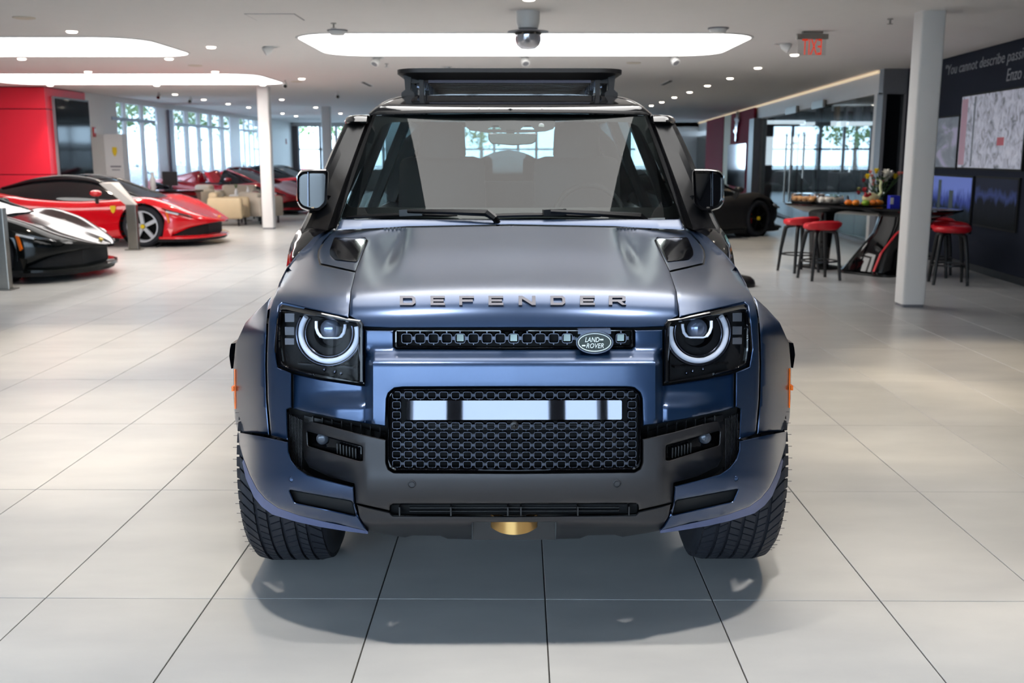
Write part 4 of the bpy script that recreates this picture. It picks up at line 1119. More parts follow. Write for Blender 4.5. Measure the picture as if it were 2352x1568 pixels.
# tapered pillar fairing: flat inner face and rounded outer face, with a cap
def fairing():
    inn = [(842, 284), (822, 340), (797, 410), (773, 480), (757, 528)]
    mid = [(817, 284), (793, 340), (764, 410), (736, 480), (716, 532), (700, 556)]
    out = [(795, 284), (781, 312), (757, 366), (735, 425), (713, 485), (695, 523)]
    I = [crom([Vector(p) for p in L], 10) for L in (inn, mid, out)]
    f = MB(); rs = []; K = 40
    def samp(L, t):
        x = t * (len(L) - 1); i = min(int(x), len(L) - 2); return L[i].lerp(L[i + 1], x - i)
    for k in range(K + 1):
        t = k / K; a, b, c_ = (samp(L, t) for L in I); Yk = lerp(5.20, 4.72, t)
        p = cp(a.x, a.y, Yk + .02); q = cp(b.x, b.y, Yk - .02); r = cp(c_.x, c_.y, Yk + .06)
        q2 = cp(lerp(b.x, c_.x, .55), lerp(b.y, c_.y, .55), Yk - .012); q3 = cp(lerp(b.x, c_.x, .88), lerp(b.y, c_.y, .88), Yk + .016)
        rs.append([p, p.lerp(q, .5) + Vector((0, -.004, 0)), q, q2, q3, r, r + Vector((.01, .25, 0)), p + Vector((0, .25, 0))])
    f.rings(rs); both('pillar_fairing', f, M_satinblk, None, 28)
    cpm = MB(); rs = []
    for (xa, xb, y, Yo) in ((843, 795, 283.5, 5.17), (844, 793, 279, 5.16), (845, 798, 270, 5.18), (846, 806, 265.5, 5.21), (847, 820, 264, 5.25)):
        p, r = cp(xa, y, Yo + .01), cp(xb, y, Yo + .06); q = cp(lerp(xa, xb, .55), y, Yo - .03); q2 = cp(lerp(xa, xb, .85), y, Yo + .0)
        rs.append([p, q, q2, r, r + Vector((.01, .25, 0)), p + Vector((0, .25, 0))])
    cpm.rings(rs); both('pillar_cap', cpm, M_gloss, None, 40)
    # shoulder below the fairing, down to the wing
    s = MB(); rs = []
    for (xa, ya, xb, yb, Yk) in ((757, 528, 695, 523, 4.70), (748, 532, 684, 537, 4.66), (727, 544, 673, 560, 4.6), (713, 560, 667, 585, 4.55), (690, 590, 664, 612, 4.5), (690, 600, 664, 640, 4.48)):
        p, r = cp(xa, ya, Yk), cp(xb, yb, Yk + .12); q = cp(lerp(xa, xb, .6), lerp(ya, yb, .6), Yk - .01)
        rs.append([p, q, r, r + Vector((.0, .5, 0)), p + Vector((0, .5, 0))])
    s.rings(rs); both('door_shoulder', s, M_gloss, None, 40)
fairing()

# ---- door mirrors
def mirror():
    Ym = 4.86
    prof = fillet(Lp([(684, 402), (694, 391), (716, 388), (760, 388), (757, 470), (740, 487), (716, 486), (694, 478), (685, 462)]), 8)
    m = MB(); rs = []
    for d, s in ((0.0, .80), (-.03, .93), (-.0, 1.0), (.12, .98), (.15, .9)):
        pts = []
        cu = sum(p[0] for p in prof) / len(prof); cv = sum(p[1] for p in prof) / len(prof)
        for u, v in prof: pts.append(Vector(w3(cu + (u - cu) * s, cv + (v - cv) * s, Ym + (d if s < .99 else .03 + d * .7))))
        rs.append(pts)
    m.rings(rs); mm = both('door_mirror', m, M_gloss, None, 55)
    s = MB().bar(cp(690, 404, Ym + .02), cp(692, 465, Ym + .02), .012, .03, up=(0, 1, 0)); both('mirror_edge', s, M_chrome, mm)
    s = MB().bar(cp(711, 392, Ym - .012), cp(712, 474, Ym - .018), .003, .008, up=(0, 1, 0)); both('mirror_seam', s, M_dkchrome, mm)
    s = MB().bar(cp(740, 455, Ym + .05), cp(770, 462, Ym + .1), .05, .04); both('mirror_arm', s, M_gloss, mm)
mirror()

# ---- wipers
for (hx_, tip, mid, piv) in ((912, (800, 497), (935, 480), (1148, 515)), (1265, (1118, 492), (1262, 480), (1497, 523))):
    w = empty('wiper', (0, 0, 0)); w.parent = car
    W3 = lambda x, y, off: Vector(w3(x - 1176., y, float(scr(x - 1176., min(y, 500.))) - off))
    b = [W3(tip[0] + k * (mid[0] + (120 if hx_ > 1000 else 118) - tip[0]) / 8, tip[1] + (492 - tip[1]) * k / 8 + (2 if hx_ < 1000 else 4) - 3 * math.sin(PI * k / 8), .02) for k in range(9)]
    MB().tube(b, [.006] + [.011] * 7 + [.006], 6).build('blade', M_satinblk, w, 50)
    MB().bar(W3(mid[0] - 12, mid[1] + 9, .045), W3(mid[0] + 40, mid[1] + 7, .045), .03, .03).build('blade_clip', M_satinblk, w)
    knee = (piv[0] - 24, piv[1] - 26)
    MB().tube([W3(mid[0] + 5, mid[1] + 5, .06), W3(lerp(mid[0], knee[0], .5), lerp(mid[1] + 4, knee[1], .45), .075), W3(knee[0], knee[1], .085)], [.010, .014, .018], 6).build('arm', M_satinblk, w, 40)
    MB().tube([W3(knee[0] - 3, knee[1] - 1, .085), W3(lerp(knee[0], piv[0], .6), lerp(knee[1], piv[1], .45), .08), W3(piv[0], piv[1], .06)], [.019, .016, .013], 7).build('arm_root', M_satinblk, w, 40)

# ---- roof
rf = sym([(1172, 212.5), (1040, 214), (949, 218), (909, 225.5), (878, 239), (858, 253), (848, 262), (852, 266), (864, 263), (1000, 260), (1174, 258.5)])
pR = pchip([205, 213, 219, 225, 232, 237, 241, 247, 254, 262, 270], [6.06, 5.88, 5.74, 5.60, 5.40, 5.26, 5.17, 5.11, 5.08, 5.06, 5.05])
def roofs(u, v): return pR(v - 6 * (np.abs(u) / 320) ** 3 * 0 ) + .20 * (np.abs(u) / 320) ** 2.4 * sstep(205, 262, v)
panel('roof_header', rf, roofs, .03, M_gloss, step=7)
panel('header_dark_strip', sym([(1174, 249), (1000, 250.5), (872, 253.5), (858, 258), (852, 265), (864, 266), (1000, 262), (1174, 260.5)]), lambda u, v: roofs(u, v) - .006, .02, mat('header_black', S(12, 12, 14), .6, spec=.25), step=9)  # matt strip added to keep the header dark where gloss would reflect the panel
strip('roof_gutter', [(852, 264, 5.26), (879, 240, 5.4), (912, 226, 5.6), (950, 219, 5.8)], [(846, 263, 5.30), (876, 238, 5.45), (910, 223.5, 5.65), (950, 216.5, 5.85)], M_gloss)
m = MB()
rs = []
for y, hw in ((5.75, .66), (6.4, .72), (7.9, .72), (8.15, .70)):
    z = 1.858 - .0 * (y - 5.75) - (.02 if y > 8 else 0); rs.append([Vector((x * hw, y - YA, z - dz)) for x, dz in ((-1, .06), (-.9, .015), (-.5, 0), (.5, 0), (.9, .015), (1, .06), (1, .09), (-1, .09))])
m.rings(rs); m.build('roof', M_gloss, car, 40)
# ---- wing sides behind the flares
s = MB()
s.rings([[Vector((-x, y - YA, z)) for x, z in pts] + [Vector((-x + .12, y - YA, z)) for x, z in reversed(pts)] for y, pts in (
    (3.5, ((.78, 1.05), (.88, .98), (.95, .86), (.95, .78))), (3.8, ((.82, 1.08), (.90, 1.0), (.97, .88), (.97, .86))),
    (4.2, ((.85, 1.10), (.91, 1.0), (.95, .8), (.94, .55))), (4.62, ((.87, 1.10), (.92, 1.0), (.94, .8), (.94, .45))))])
both('wing_side', s, M_paint, None, 40)
# ---- body sides, tail and cabin shell (mostly hidden)
s = MB()
rs = []
for y, xb, zb, zt in ((4.55, .94, .45, 1.13), (5.0, .96, .45, 1.16), (6.3, .97, .45, 1.18), (8.1, .95, .5, 1.18)):
    rs.append([Vector((-xb + .05, y - YA, zb)), Vector((-xb, y - YA, zb + .1)), Vector((-xb, y - YA, zt - .1)), Vector((-xb + .07, y - YA, zt)), Vector((-xb + .2, y - YA, zt - .02)), Vector((-xb + .2, y - YA, zb))])
s.rings(rs); bs = both('body_side', s, M_paint, None, 40)
s = MB()
for y0, y1 in ((5.55, 5.62), (6.55, 6.65), (7.75, 7.95)):
    s.obox(((-.77), (y0 + y1) / 2 - YA, 1.46), (.03, 0, 0), (0, (y1 - y0) / 2, 0), (.13, 0, .31))
s.bar((-.62, 5.8 - YA, 1.77), (-.62, 8.0 - YA, 1.77), .08, .05); both('window_pillar', s, M_satinblk)
s = MB().add([(-.9, 5.2 - YA, 1.16), (-.9, 7.8 - YA, 1.16), (-.64, 7.9 - YA, 1.77), (-.64, 5.6 - YA, 1.77)], [(0, 1, 2, 3)]); both('side_window', s, glass('privacy_glass', (.35, .38, .38), 1.0))
t_ = MB(); t_.box(-.95, .95, 8.0 - YA, 8.12 - YA, .5, 1.16); t_.box(-.95, -.62, 8.0 - YA, 8.12 - YA, 1.16, 1.82); t_.box(.62, .95, 8.0 - YA, 8.12 - YA, 1.16, 1.82); t_.box(-.7, .7, 8.0 - YA, 8.12 - YA, 1.74, 1.84)
t_.build('tailgate', M_satinblk, car)
MB().box(-.62, .62, 8.07 - YA, 8.075 - YA, 1.16, 1.74).build('rear_window', glass('rear_glass', (.42, .48, .49), .6), car)
sp_ = MB().lathe([(.25, .0), (.36, .02), (.405, .08), (.405, .2), (.36, .26), (.2, .28), (.06, .28)], 40, Vector((.0, 8.15 - YA, 1.16)), 'y', (True, True)); sp_.build('spare_wheel', M_tyre, car, 40)
MB().box(-.88, .88, 4.6 - YA, 8.0 - YA, .42, .5).build('floor_pan', M_blackmt, car)
MB().box(-.70, .70, 3.3 - YA, 4.7 - YA, .36, .6).build('underbody', M_blackmt, car)
s = MB()
for k in range(13):
    a0 = PI * k / 12
    s_ = .50
wl_ = MB(); rs = []
for x in (-.90, -.62):
    rs.append([Vector((x, .47 * math.cos(PI * k / 17), .42 + .49 * math.sin(PI * k / 17))) for k in range(15)])
wl_.rings(rs, False, (False, False)); wl_.add([Vector((-.62, .47 * math.cos(PI * k / 17), .42 + .49 * math.sin(PI * k / 17))) for k in range(15)], [tuple(range(15))]); both('wheel_well', wl_, M_blackmt)

both('light_leak_block', MB().box(-.86, -.5, 3.38 - YA, 3.62 - YA, .87, .97), M_blackmt)  # unseen boxes added to stop light leaking down past the wheel arches
# ---- cabin: dashboard, wheel, seats, mirror
M_int = mat('cabin_trim', S(52, 54, 56), 0.65)
M_seat = mat('seat_leather', S(58, 58, 60), 0.6, bump=.05)
d_ = MB(); rs = []
for y, z in ((4.78, 1.16), (4.95, 1.19), (5.2, 1.20), (5.32, 1.14), (5.34, .95)):
    rs.append([Vector((-.74, y - YA, z - .03)), Vector((-.5, y - YA, z)), Vector((.5, y - YA, z)), Vector((.74, y - YA, z - .03)), Vector((.74, y - YA, .8)), Vector((-.74, y - YA, .8))])
d_.rings(rs); d_.build('dashboard', M_int, car, 40)
b_ = MB(); b_.rings([[Vector((.42 + .21 * math.cos(t) * s, y - YA, 1.185 + .075 * max(0, math.sin(t)) * s)) for t in [PI * k / 12 for k in range(13)]] for y, s in ((5.0, .85), (5.1, 1), (5.3, 1.02))], True); b_.build('instrument_binnacle', M_int, car, 50)
sw_ = MB(); c = Vector((.42, 5.42 - YA, 1.19)); pts = [c + Vector((.185 * math.cos(t), .06 * math.sin(t), .18 * math.sin(t))) for t in [2 * PI * k / 32 for k in range(33)]]
sw_.tube(pts, .016, 8, False); sw_.box(c.x - .06, c.x + .06, c.y - .03, c.y + .02, c.z - .05, c.z + .04); sw_.bar(c, c + Vector((.17, 0, 0)), .03); sw_.bar(c, c - Vector((.17, 0, 0)), .03); sw_.bar(c, c - Vector((0, .05, .16)), .035)
sw_.build('steering_wheel', M_int, car, 50)
for sx in (-1, 1):
    st = empty('seat', (0, 0, 0)); st.parent = car
    def cush(x0, x1, y0, y1, z0, z1, nm, lean=0.0):
        m = MB(); rs = []
        for z, s in ((z0, .9), (z0 + .03, 1), (z1 - .05, .95), (z1 - .015, .88), (z1, .7)):
            yo = lean * (z - z0); cx_ = (x0 + x1) / 2; w_ = (x1 - x0) / 2 * s
            rs.append([Vector((cx_ + a * w_, y0 + yo + b * (y1 - y0) - YA, z)) for a, b in ((-1, .2), (-.8, 0), (.8, 0), (1, .2), (1, .8), (.8, 1), (-.8, 1), (-1, .8))])
        m.rings(rs); m.build(nm, M_seat, st, 50)
    x = .40 * sx
    cush(x - .26, x + .26, 5.55, 6.05, .75, .98, 'seat_cushion'); cush(x - .265, x + .265, 5.98, 6.14, .95, 1.52, 'backrest', .18); cush(x - .14, x + .14, 6.08, 6.2, 1.50, 1.72, 'headrest', .1)
rs_ = MB().box(-.6, .6, 6.9 - YA, 7.1 - YA, .9, 1.35); rs_.build('rear_bench', M_seat, car)
mr = empty('rear_view_mirror', (0, 0, 0)); mr.parent = car
mo = fillet([(x - 1174., y) for x, y in [(1122, 306), (1236, 306), (1233, 324), (1224, 331), (1180, 334), (1130, 330), (1124, 322)]], 5)
panel('mirror_case', mo, lambda u, v: 5.02 + 0 * u, .05, mat('mirror_case_grey', S(105, 108, 106), 0.4), mr, step=10, gap=0)
MB().bar(Vector(w3(0., 300, 5.06)), Vector(w3(0., 318, 5.05)), .04).build('mirror_stem', M_satinblk, mr)

# ---- roof rack
M_rackblk = mat('rack_powder_black', S(15, 15, 17), 0.5, 0, 0.35)
rk = empty('roof_rack', (0, 0, 0)); rk.parent = car
hw, y0, y1, zt = .628, 5.72, 8.1, 1.994
oz = lambda s: rr(-hw * s, y0 - YA + (1 - s), hw * s, y1 - YA - (1 - s), .12, 6)
tr = MB(); o1 = rr(-hw, y0 - YA, hw, y1 - YA, .14, 6); o2 = rr(-hw + .055, y0 + .06 - YA, hw - .055, y1 - .06 - YA, .1, 6); o3 = rr(-hw + .07, y0 + .075 - YA, hw - .07, y1 - .075 - YA, .09, 6)
tr.rings([[Vector((x, y, zt)) for x, y in o2], [Vector((x, y, zt)) for x, y in o1], [Vector((x, y, zt - .022)) for x, y in o1], [Vector((x, y, zt - .058)) for x, y in o3], [Vector((x, y, zt - .03)) for x, y in o2]], True, (False, False))
tr.build('tray_frame', M_rackblk, rk, 35)
for k in range(15):
    y = y0 + .14 + k * .15 - YA
    MB().box(-hw + .05, hw - .05, y, y + .085, zt - .04, zt - .018).build('slat', M_rackblk, rk)
a_ = Vector(w3(984 - 1171., 171, 5.84)); b_ = Vector(w3(1358 - 1171., 190.5, 5.84))
MB().obox(((a_.x + b_.x) / 2, 5.86 - YA, (a_.z + b_.z) / 2), ((b_.x - a_.x) / 2, 0, 0), (0, .004, .0), (0, .02, (a_.z - b_.z) / 2)).build('wind_deflector', mat('deflector_blue_black', S(22, 29, 46), 0.75, spec=.2), rk)
for sx in (-1, 1):
    MB().box(sx * .50 - .018, sx * .50 + .018, 5.86 - YA, 8.0 - YA, zt - .085, zt - .05).build('side_rail', M_rackblk, rk)
    for k in range(6):
        MB().box(sx * .50 - .022, sx * .50 + .022, 5.9 + k * .13 - YA, 5.93 + k * .13 - YA, zt - .092, zt - .05).build('rail_bolt', M_dkchrome, rk)
    for yf in (5.82, 6.25, 7.7):
        f = MB(); xo = sx * .565
        f.rings([[Vector((xo + sx * dx * w_, yf - YA + dy, z)) for dx, dy in ((-.5, -.03), (.5, -.03), (.5, .03), (-.5, .03))] for z, w_ in ((1.845, .075), (1.868, .07), (1.885, .03), (1.93, .035), (1.965, .045))])
        f.box(xo - sx * .075 - .012, xo - sx * .075 + .012, yf - YA - .025, yf - YA + .025, 1.85, 1.945)
        f.bar((xo - sx * .07, yf - YA, 1.935), (xo, yf - YA, 1.935), .03)
        f.build('foot', M_rackblk, rk)
# ================================================================== SPORTS CARS ON DISPLAY
fz_c = pchip([-2.3, -1.9, -1.4, -.6, .4, 1.0, 1.35, 1.8, 2.1, 2.3, 2.48], [.74, .86, .88, .82, .80, .81, .765, .655, .54, .47, .41])
fz_s = pchip([-2.3, -1.9, -1.4, -.6, .2, .9, 1.35, 1.75, 2.05, 2.3, 2.48], [.70, .86, .92, .80, .76, .79, .83, .73, .585, .475, .405])
f_w = pchip([-2.3, -2.0, -1.4, -.6, .2, .9, 1.35, 1.75, 2.05, 2.3, 2.42, 2.48], [.80, .92, .985, .95, .94, .955, .975, .93, .80, .55, .32, .10])
f_b = pchip([-2.3, -1.9, 1.6, 1.8, 2.05, 2.3, 2.48], [.32, .15, .14, .20, .31, .37, .395])
g_zt = pchip([-1.6, -1.1, -.6, -.1, .3, .75, 1.05, 1.28], [.90, 1.02, 1.135, 1.18, 1.145, .99, .875, .80])
g_wb = pchip([-1.6, -.6, 0, .6, 1.1, 1.28], [.45, .72, .77, .76, .68, .6])
g_wt = pchip([-1.6, -.6, 0, .6, 1.1, 1.28], [.34, .47, .52, .53, .55, .55])
M_dkglass = mat('dark_car_glass', S(14, 18, 22), 0.04, spec=0.8)
M_alloy = mat('polished_alloy', S(222, 226, 234), 0.3, 0.35)
M_dkalloy = mat('dark_alloy', S(26, 26, 28), 0.35, 0.7)
def sports_car(loc, rz, paint, label, alloy=M_alloy, spider=False, caliper=None, badge=True, marker=True):
    t = tag(empty('sports_car', loc, rz), label, 'car')
    m = MB(); rs = []
    for x in np.concatenate([np.linspace(-2.3, 1.7, 34), np.linspace(1.78, 2.48, 14)]):
        w, zc, zs, zb = float(f_w(x)), float(fz_c(x)), float(fz_s(x)), float(f_b(x)); hgt = zs - zb
        tuck = .035 * float(sstep(-.9, -.2, x) * (1 - sstep(.5, 1.0, x)))
        half = [(0, zc), (.3 * w, zc - .002), (.5 * w, lerp(zc, zs, .35) - .012), (.68 * w, lerp(zc, zs, .8)), (.8 * w, zs), (.91 * w, zs - .02), (.975 * w, zs - .12 * hgt - .03), (w, zs - .32 * hgt), (w - tuck, zb + .42 * hgt), (w - tuck * .6, zb + .25 * hgt), (w, zb + .1 * hgt), (.96 * w, zb)]
        rs.append([Vector((x, y, z)) for y, z in half] + [Vector((x, -y, z)) for y, z in reversed(half[1:])])
    m.rings(rs); body_ = m.build('body', paint, None, 45)
    cut = MB()
    for x in (1.33, -1.36):
        for s in (-1, 1): cut.lathe([(.392, .60 * s), (.392, 1.2 * s)], 36, (0, 0, 0), 'y', (True, True)); cut.v[-72:] = [Vector((v.x + x, v.y, v.z + .345)) for v in cut.v[-72:]]
    bool_cut(body_, cut.build('cutter', M_black)); body_.parent = t
    body_.data.shade_smooth(); body_.data.set_sharp_from_angle(angle=math.radians(45))
    for x in (1.33, -1.36):
        for s in (-1, 1):
            MB().lathe([(.40, .58 * s), (.40, .905 * s), (.392, .905 * s), (.392, .60 * s)], 28, (x, 0, .345), 'y', (True, False)).build('wheel_arch', M_blackmt, t)
            wh = MB(); W = .26; yo = s * .95
            wh.lathe([(.235, yo - s * .01), (.262, yo), (.31, yo + s * .004), (.338, yo - s * .02), (.345, yo - s * .05), (.345, yo - s * W), (.24, yo - s * W)], 40, (x, 0, .345), 'y')
            ty = wh.build('tyre', M_tyre, t, 40)
            rm = MB().lathe([(.262, yo + s * .002), (.25, yo + s * .004), (.236, yo - s * .01), (.23, yo - s * .12)], 40, (x, 0, .345), 'y'); rm.build('rim', alloy, ty, 40)
            MB().lathe([(.23, yo - s * .13), (.05, yo - s * .13)], 30, (x, 0, .345), 'y', (False, True)).build('brake_disc', M_dkalloy, ty)
            sp = MB(); a0 = .3 + x
            for k in range(5):
                a = a0 + 2 * PI * k / 5; d = Vector((math.cos(a), 0, math.sin(a))); c = Vector((x, yo - s * .025, .345)); n_ = Vector((-math.sin(a), 0, math.cos(a)))
                sp.add([c + d * .04 + n_ * .03, c + d * .04 - n_ * .03, c + d * .245 + n_ * .042 + Vector((0, s * .02, 0)), c + d * .245 - n_ * .018 + Vector((0, s * .02, 0)), c + d * .04 + n_ * .03 - Vector((0, s * .04, 0)), c + d * .04 - n_ * .03 - Vector((0, s * .04, 0)), c + d * .245 + n_ * .042 - Vector((0, s * .03, 0)), c + d * .245 - n_ * .018 - Vector((0, s * .03, 0))],
                       [(0, 1, 3, 2), (4, 6, 7, 5), (0, 2, 6, 4), (1, 5, 7, 3), (2, 3, 7, 6), (0, 4, 5, 1)])
            sp.build('spokes', alloy, ty)
            MB().lathe([(.035, yo - s * .03), (.035, yo - s * .002), (.01, yo)], 16, (x, 0, .345), 'y', (False, True)).build('centre_cap', M_yellow, ty, 40)
            MB().obox((x - .16, yo - s * .09, .345), (.03, 0, 0), (0, .02, 0), (0, 0, .09)).build('caliper', caliper or M_yellow, ty)
    # greenhouse
    if not spider:
        m = MB(); rs = []
        for x in np.linspace(-1.6, 1.28, 26):
            zt, wb, wt = float(g_zt(x)), float(g_wb(x)), float(g_wt(x)); zb = min(.79, zt - .02)
            half = [(0, zt), (.6 * wt, zt - .008), (.9 * wt, zt - .03 * (zt - zb) / .4), (wt, zt - .16 * (zt - zb)), (lerp(wt, wb, .5), lerp(zt, zb, .55)), (wb, zb), (wb, zb - .1)]
            rs.append([Vector((x, y, z)) for y, z in half] + [Vector((x, -y, z)) for y, z in reversed(half[1:])])
        m.rings(rs); m.build('glasshouse', M_dkglass, t, 50)
        for s in (-1, 1):
            pts = []
            for x in np.linspace(-1.25, 1.2, 26):
                zt, wt = float(g_zt(x)), float(g_wt(x)); pts.append((x, s * (wt * .97 + .012), zt - .07 * (zt - .79) - .004))
            MB().tube(pts, [.012 + .03 * math.sin(PI * k / 25) for k in range(26)], 8).build('roof_rail', mat('roof_rail_black', S(34, 32, 34), 0.22), t, 50)
        r_ = MB(); rs = []
        for x in np.linspace(-1.0, .42, 12):
            zt, wt = float(g_zt(x)), float(g_wt(x)); rs.append([Vector((x, y * wt, zt + .006 - abs(y) ** 3 * .02)) for y in (-.9, -.5, 0, .5, .9)] + [Vector((x, y * wt, zt - .02)) for y in (.9, -.9)])
        r_.rings(rs); r_.build('roof', M_blackgl, t, 50)
    else:
        m = MB(); rs = []
        for x in np.linspace(.18, 1.28, 10):
            zt, wb, wt = float(g_zt(x)), float(g_wb(x)), float(g_wt(x)); zb = min(.79, zt - .02)
            half = [(0, zt), (.6 * wt, zt - .008), (.9 * wt, zt - .03), (wt, zt - .16 * (zt - zb)), (wb, zb), (wb, zb - .1)]
            rs.append([Vector((x, y, z)) for y, z in half] + [Vector((x, -y, z)) for y, z in reversed(half[1:])])
        m.rings(rs); m.build('windscreen', M_dkglass, t, 50)
        for s in (-1, 1):
            MB().tube([(1.26, s * .6, .80), (.75, s * .57, 1.0), (.3, s * .52, 1.15), (.2, s * .3, 1.18), (.18, 0, 1.18)], .028, 8).build('screen_frame', paint, t, 50)
            m = MB(); rs = []
            for x, z, w in ((-1.7, .88, .12), (-1.2, 1.0, .22), (-.75, 1.10, .26), (-.6, 1.12, .26), (-.5, 1.05, .25), (-.46, .85, .24)):
                rs.append([Vector((x, s * .42 + w * math.cos(a), .7 + (z - .7) * max(0, math.sin(a)))) for a in [PI * k / 10 for k in range(11)]])
            m.rings(rs); m.build('buttress', paint, t, 50)
            m = MB(); m.rings([[Vector((x, s * .38 + w * a, z)) for a in (-1, -.6, .6, 1)] + [Vector((x - .12, s * .38 + w * a, z)) for a in (1, -1)] for x, w, z in ((.0, .2, .75), (-.2, .2, 1.0), (-.28, .12, 1.08))]); m.build('seat', M_redleather, t, 40)
        MB().box(-.5, .9, -.66, .66, .76, .805).build('cockpit', M_blackmt, t)
    # nose: mouth, splitter, lamps
    m = MB(); rs = []
    for x, w, z0, z1 in ((1.72, .88, .15, .30), (1.95, .80, .15, .34), (2.15, .62, .16, .37), (2.28, .40, .17, .385)):
        rs.append([Vector((x, -w, z0)), Vector((x, w, z0)), Vector((x, w * .95, z1)), Vector((x, -w * .95, z1))])
    m.rings(rs); m.build('mouth', M_blackmt, t)
    out = [(1.60, .96), (1.85, .97), (2.1, .88), (2.3, .66), (2.44, .30), (2.48, 0)]
    pl = out + [(x, -y) for x, y in reversed(out[:-1])]
    m = MB(); m.rings([[Vector((x, y, .135)) for x, y in pl], [Vector((x, y, .165)) for x, y in pl], [Vector((x - .05, y * .96, .185)) for x, y in pl]]); m.build('splitter', paint, t, 40)
    m = MB(); m.rings([[Vector((x - .05, y * .97, .085)) for x, y in pl], [Vector((x - .02, y * .98, .137)) for x, y in pl]]); m.build('undertray', M_blackmt, t)
    for s in (-1, 1):
        m = MB(); m.rings([[Vector((x, s * (y), z)) for x, y, z in ((1.66, .95, .17), (1.80, .96, .17), (1.86, .86, .42), (1.7, .90, .45))], [Vector((x, s * (y - .1), z)) for x, y, z in ((1.66, .95, .17), (1.80, .96, .17), (1.86, .86, .42), (1.7, .90, .45))]]); m.build('canard', paint, t)
        fw = lambda x, f: float(f_w(x)) * f
        hlp = [(1.66, .93, .66), (1.86, .885, .595), (2.08, .81, .53), (2.12, .785, .50), (1.96, .85, .535), (1.80, .92, .575)]
        m = MB(); m.rings([[Vector((x, s * (f_w(x) * f_ if False else y + .02), z)) for x, y, z in [(a_[0], a_[1] + .01, a_[2]) for a_ in hlp] for f_ in (1,)], [Vector((x, s * (y - .1), z - .01)) for x, y, z in hlp]]); m.build('headlamp', M_dkglass, t)
        MB().bar((1.74, s * .955, .595), (1.92, s * .885, .545), .03, .025).build('daytime_light', mat('lamp_white', S(220, 225, 232), .3), t)
        if marker: MB().obox((1.765, s * .945, .50), (.012, 0, .01), (0, .02, 0), (-.02, 0, .09)).build('side_marker', M_amber, t)
        sc_ = [(-1.02, .66), (-1.45, .80), (-1.75, .84), (-1.55, .70), (-1.15, .60)]
        m = MB(); m.rings([[Vector((x, s * (float(f_w(x)) * 1.0 + .008), z)) for x, z in sc_], [Vector((x, s * (float(f_w(x)) - .12), z)) for x, z in sc_]]); m.build('side_intake', M_blackgl, t)
        MB().sphere((.62, s * 1.02, .90), .1, 12, 8, (1.0, .9, .55)).build('mirror_cap', paint, t, 60)
        MB().bar((.60, s * .93, .74), (.62, s * 1.0, .87), .05, .07).build('mirror_stalk', M_black, t)
        if badge:
            sh = [(-.04, .06), (.04, .06), (.045, .01), (.025, -.04), (0, -.065), (-.025, -.04), (-.045, .01)]
            y_ = s * (float(f_w(.86)) + .004)
            m = MB(); m.rings([[Vector((.86 + x, y_, .63 + z)) for x, z in sh], [Vector((.86 + x, y_ - s * .03, .63 + z)) for x, z in sh]]); m.build('shield_badge', M_yellow, t)
        MB().box(-.9, .93, s * .955 - .02, s * .955 + .02, .09, .15).build('sill', M_blackmt, t)
    MB().obox((2.36, 0, .465), (.02, 0, -.008), (0, .02, 0), (.004, 0, .008)).build('nose_badge', M_yellow, t)
    return t
M_rosso = mat('racing_red_paint', S(214, 8, 26), 0.18, 0.0, 0.5, coat=1.0, coatr=0.03, var=0.01)
M_rosso2 = mat('deep_red_paint', S(150, 8, 26), 0.22, 0.2, 0.5, coat=1.0, coatr=0.04, var=0.01)
M_nero = mat('metallic_black_paint', S(10, 13, 14), 0.09, 0.0, 0.3, coat=0.0, coatr=0.05, var=0.01)
M_mattblk = mat('matt_black_wrap', S(30, 29, 31), 0.55, 0.2)
sports_car((-7.52, 18.0, 0), 0.0, M_rosso, 'bright red coupe sports car parked in front of the red wall')
sports_car((-7.64, 13.05, 0), 0.0, M_nero, 'glossy black sports car nose in the foreground at left', badge=False)
p = at(525, 430, 27.6)
sports_car((p.x, 27.6, 0), -0.28, M_rosso2, 'dark red open-top sports car behind the armchairs', spider=True)
p = at(625, 430, 34.0)
sports_car((p.x, 34.0, 0), -0.32, M_rosso, 'red coupe sports car at the back beside the windows, behind the column')
c35 = math.radians(38); wx, wy = 4.68, 19.3
fwd = Vector((math.cos(c35), math.sin(c35), 0)); rgt = Vector((math.sin(c35), -math.cos(c35), 0))
o_ = Vector((wx, wy, 0)) - fwd * 1.33 - rgt * .95
sports_car((o_.x, o_.y, 0), c35, M_mattblk, 'matt black sports car behind the bar stools', alloy=M_dkalloy, caliper=M_redleather, badge=False, marker=False)

# ================================================================== LEFT LOUNGE
def info_stand(px0, px1, pyb, pyt, label, lean):
    p = onz((px0 + px1) / 2, pyb, 0); k = p.y / FPX; w = (px1 - px0) * k
    t = tag(empty('info_stand', (p.x, p.y, 0)), label, 'stand')
    h = at((px0 + px1) / 2, pyt, p.y).z
    MB().prism(rr(-w / 2, 0, w / 2, .10, .01, 2), 0, h).build('post', M_steel, t)
    MB().box(-w / 2 - .04, w / 2 + .04, -.05, .16, 0, .012).build('base_plate', M_steel, t)
    if lean:
        m = MB(); m.rings([[Vector((x, y, z + dz)) for x, y, z in ((-w / 2, 0, h), (w / 2, 0, h), (w / 2, .10, h), (-w / 2, .10, h))] for dz in (0,)] + [[Vector((x - .33, y + .02, z + .34)) for x, y, z in ((-w / 2 - .08, 0, h), (w / 2 - .05, 0, h), (w / 2 - .05, .34, h + .01), (-w / 2 - .08, .34, h + .01))]])
        m.build('reading_panel', mat('pale_metal', S(206, 198, 190), 0.4, 0.3), t)
    return t
info_stand(295, 318, 574, 470, 'brushed steel info stand with angled top in front of the red coupe', True)
info_stand(-14, 22, 666, 478, 'bronze steel info stand cut by the left edge of the photo', False)

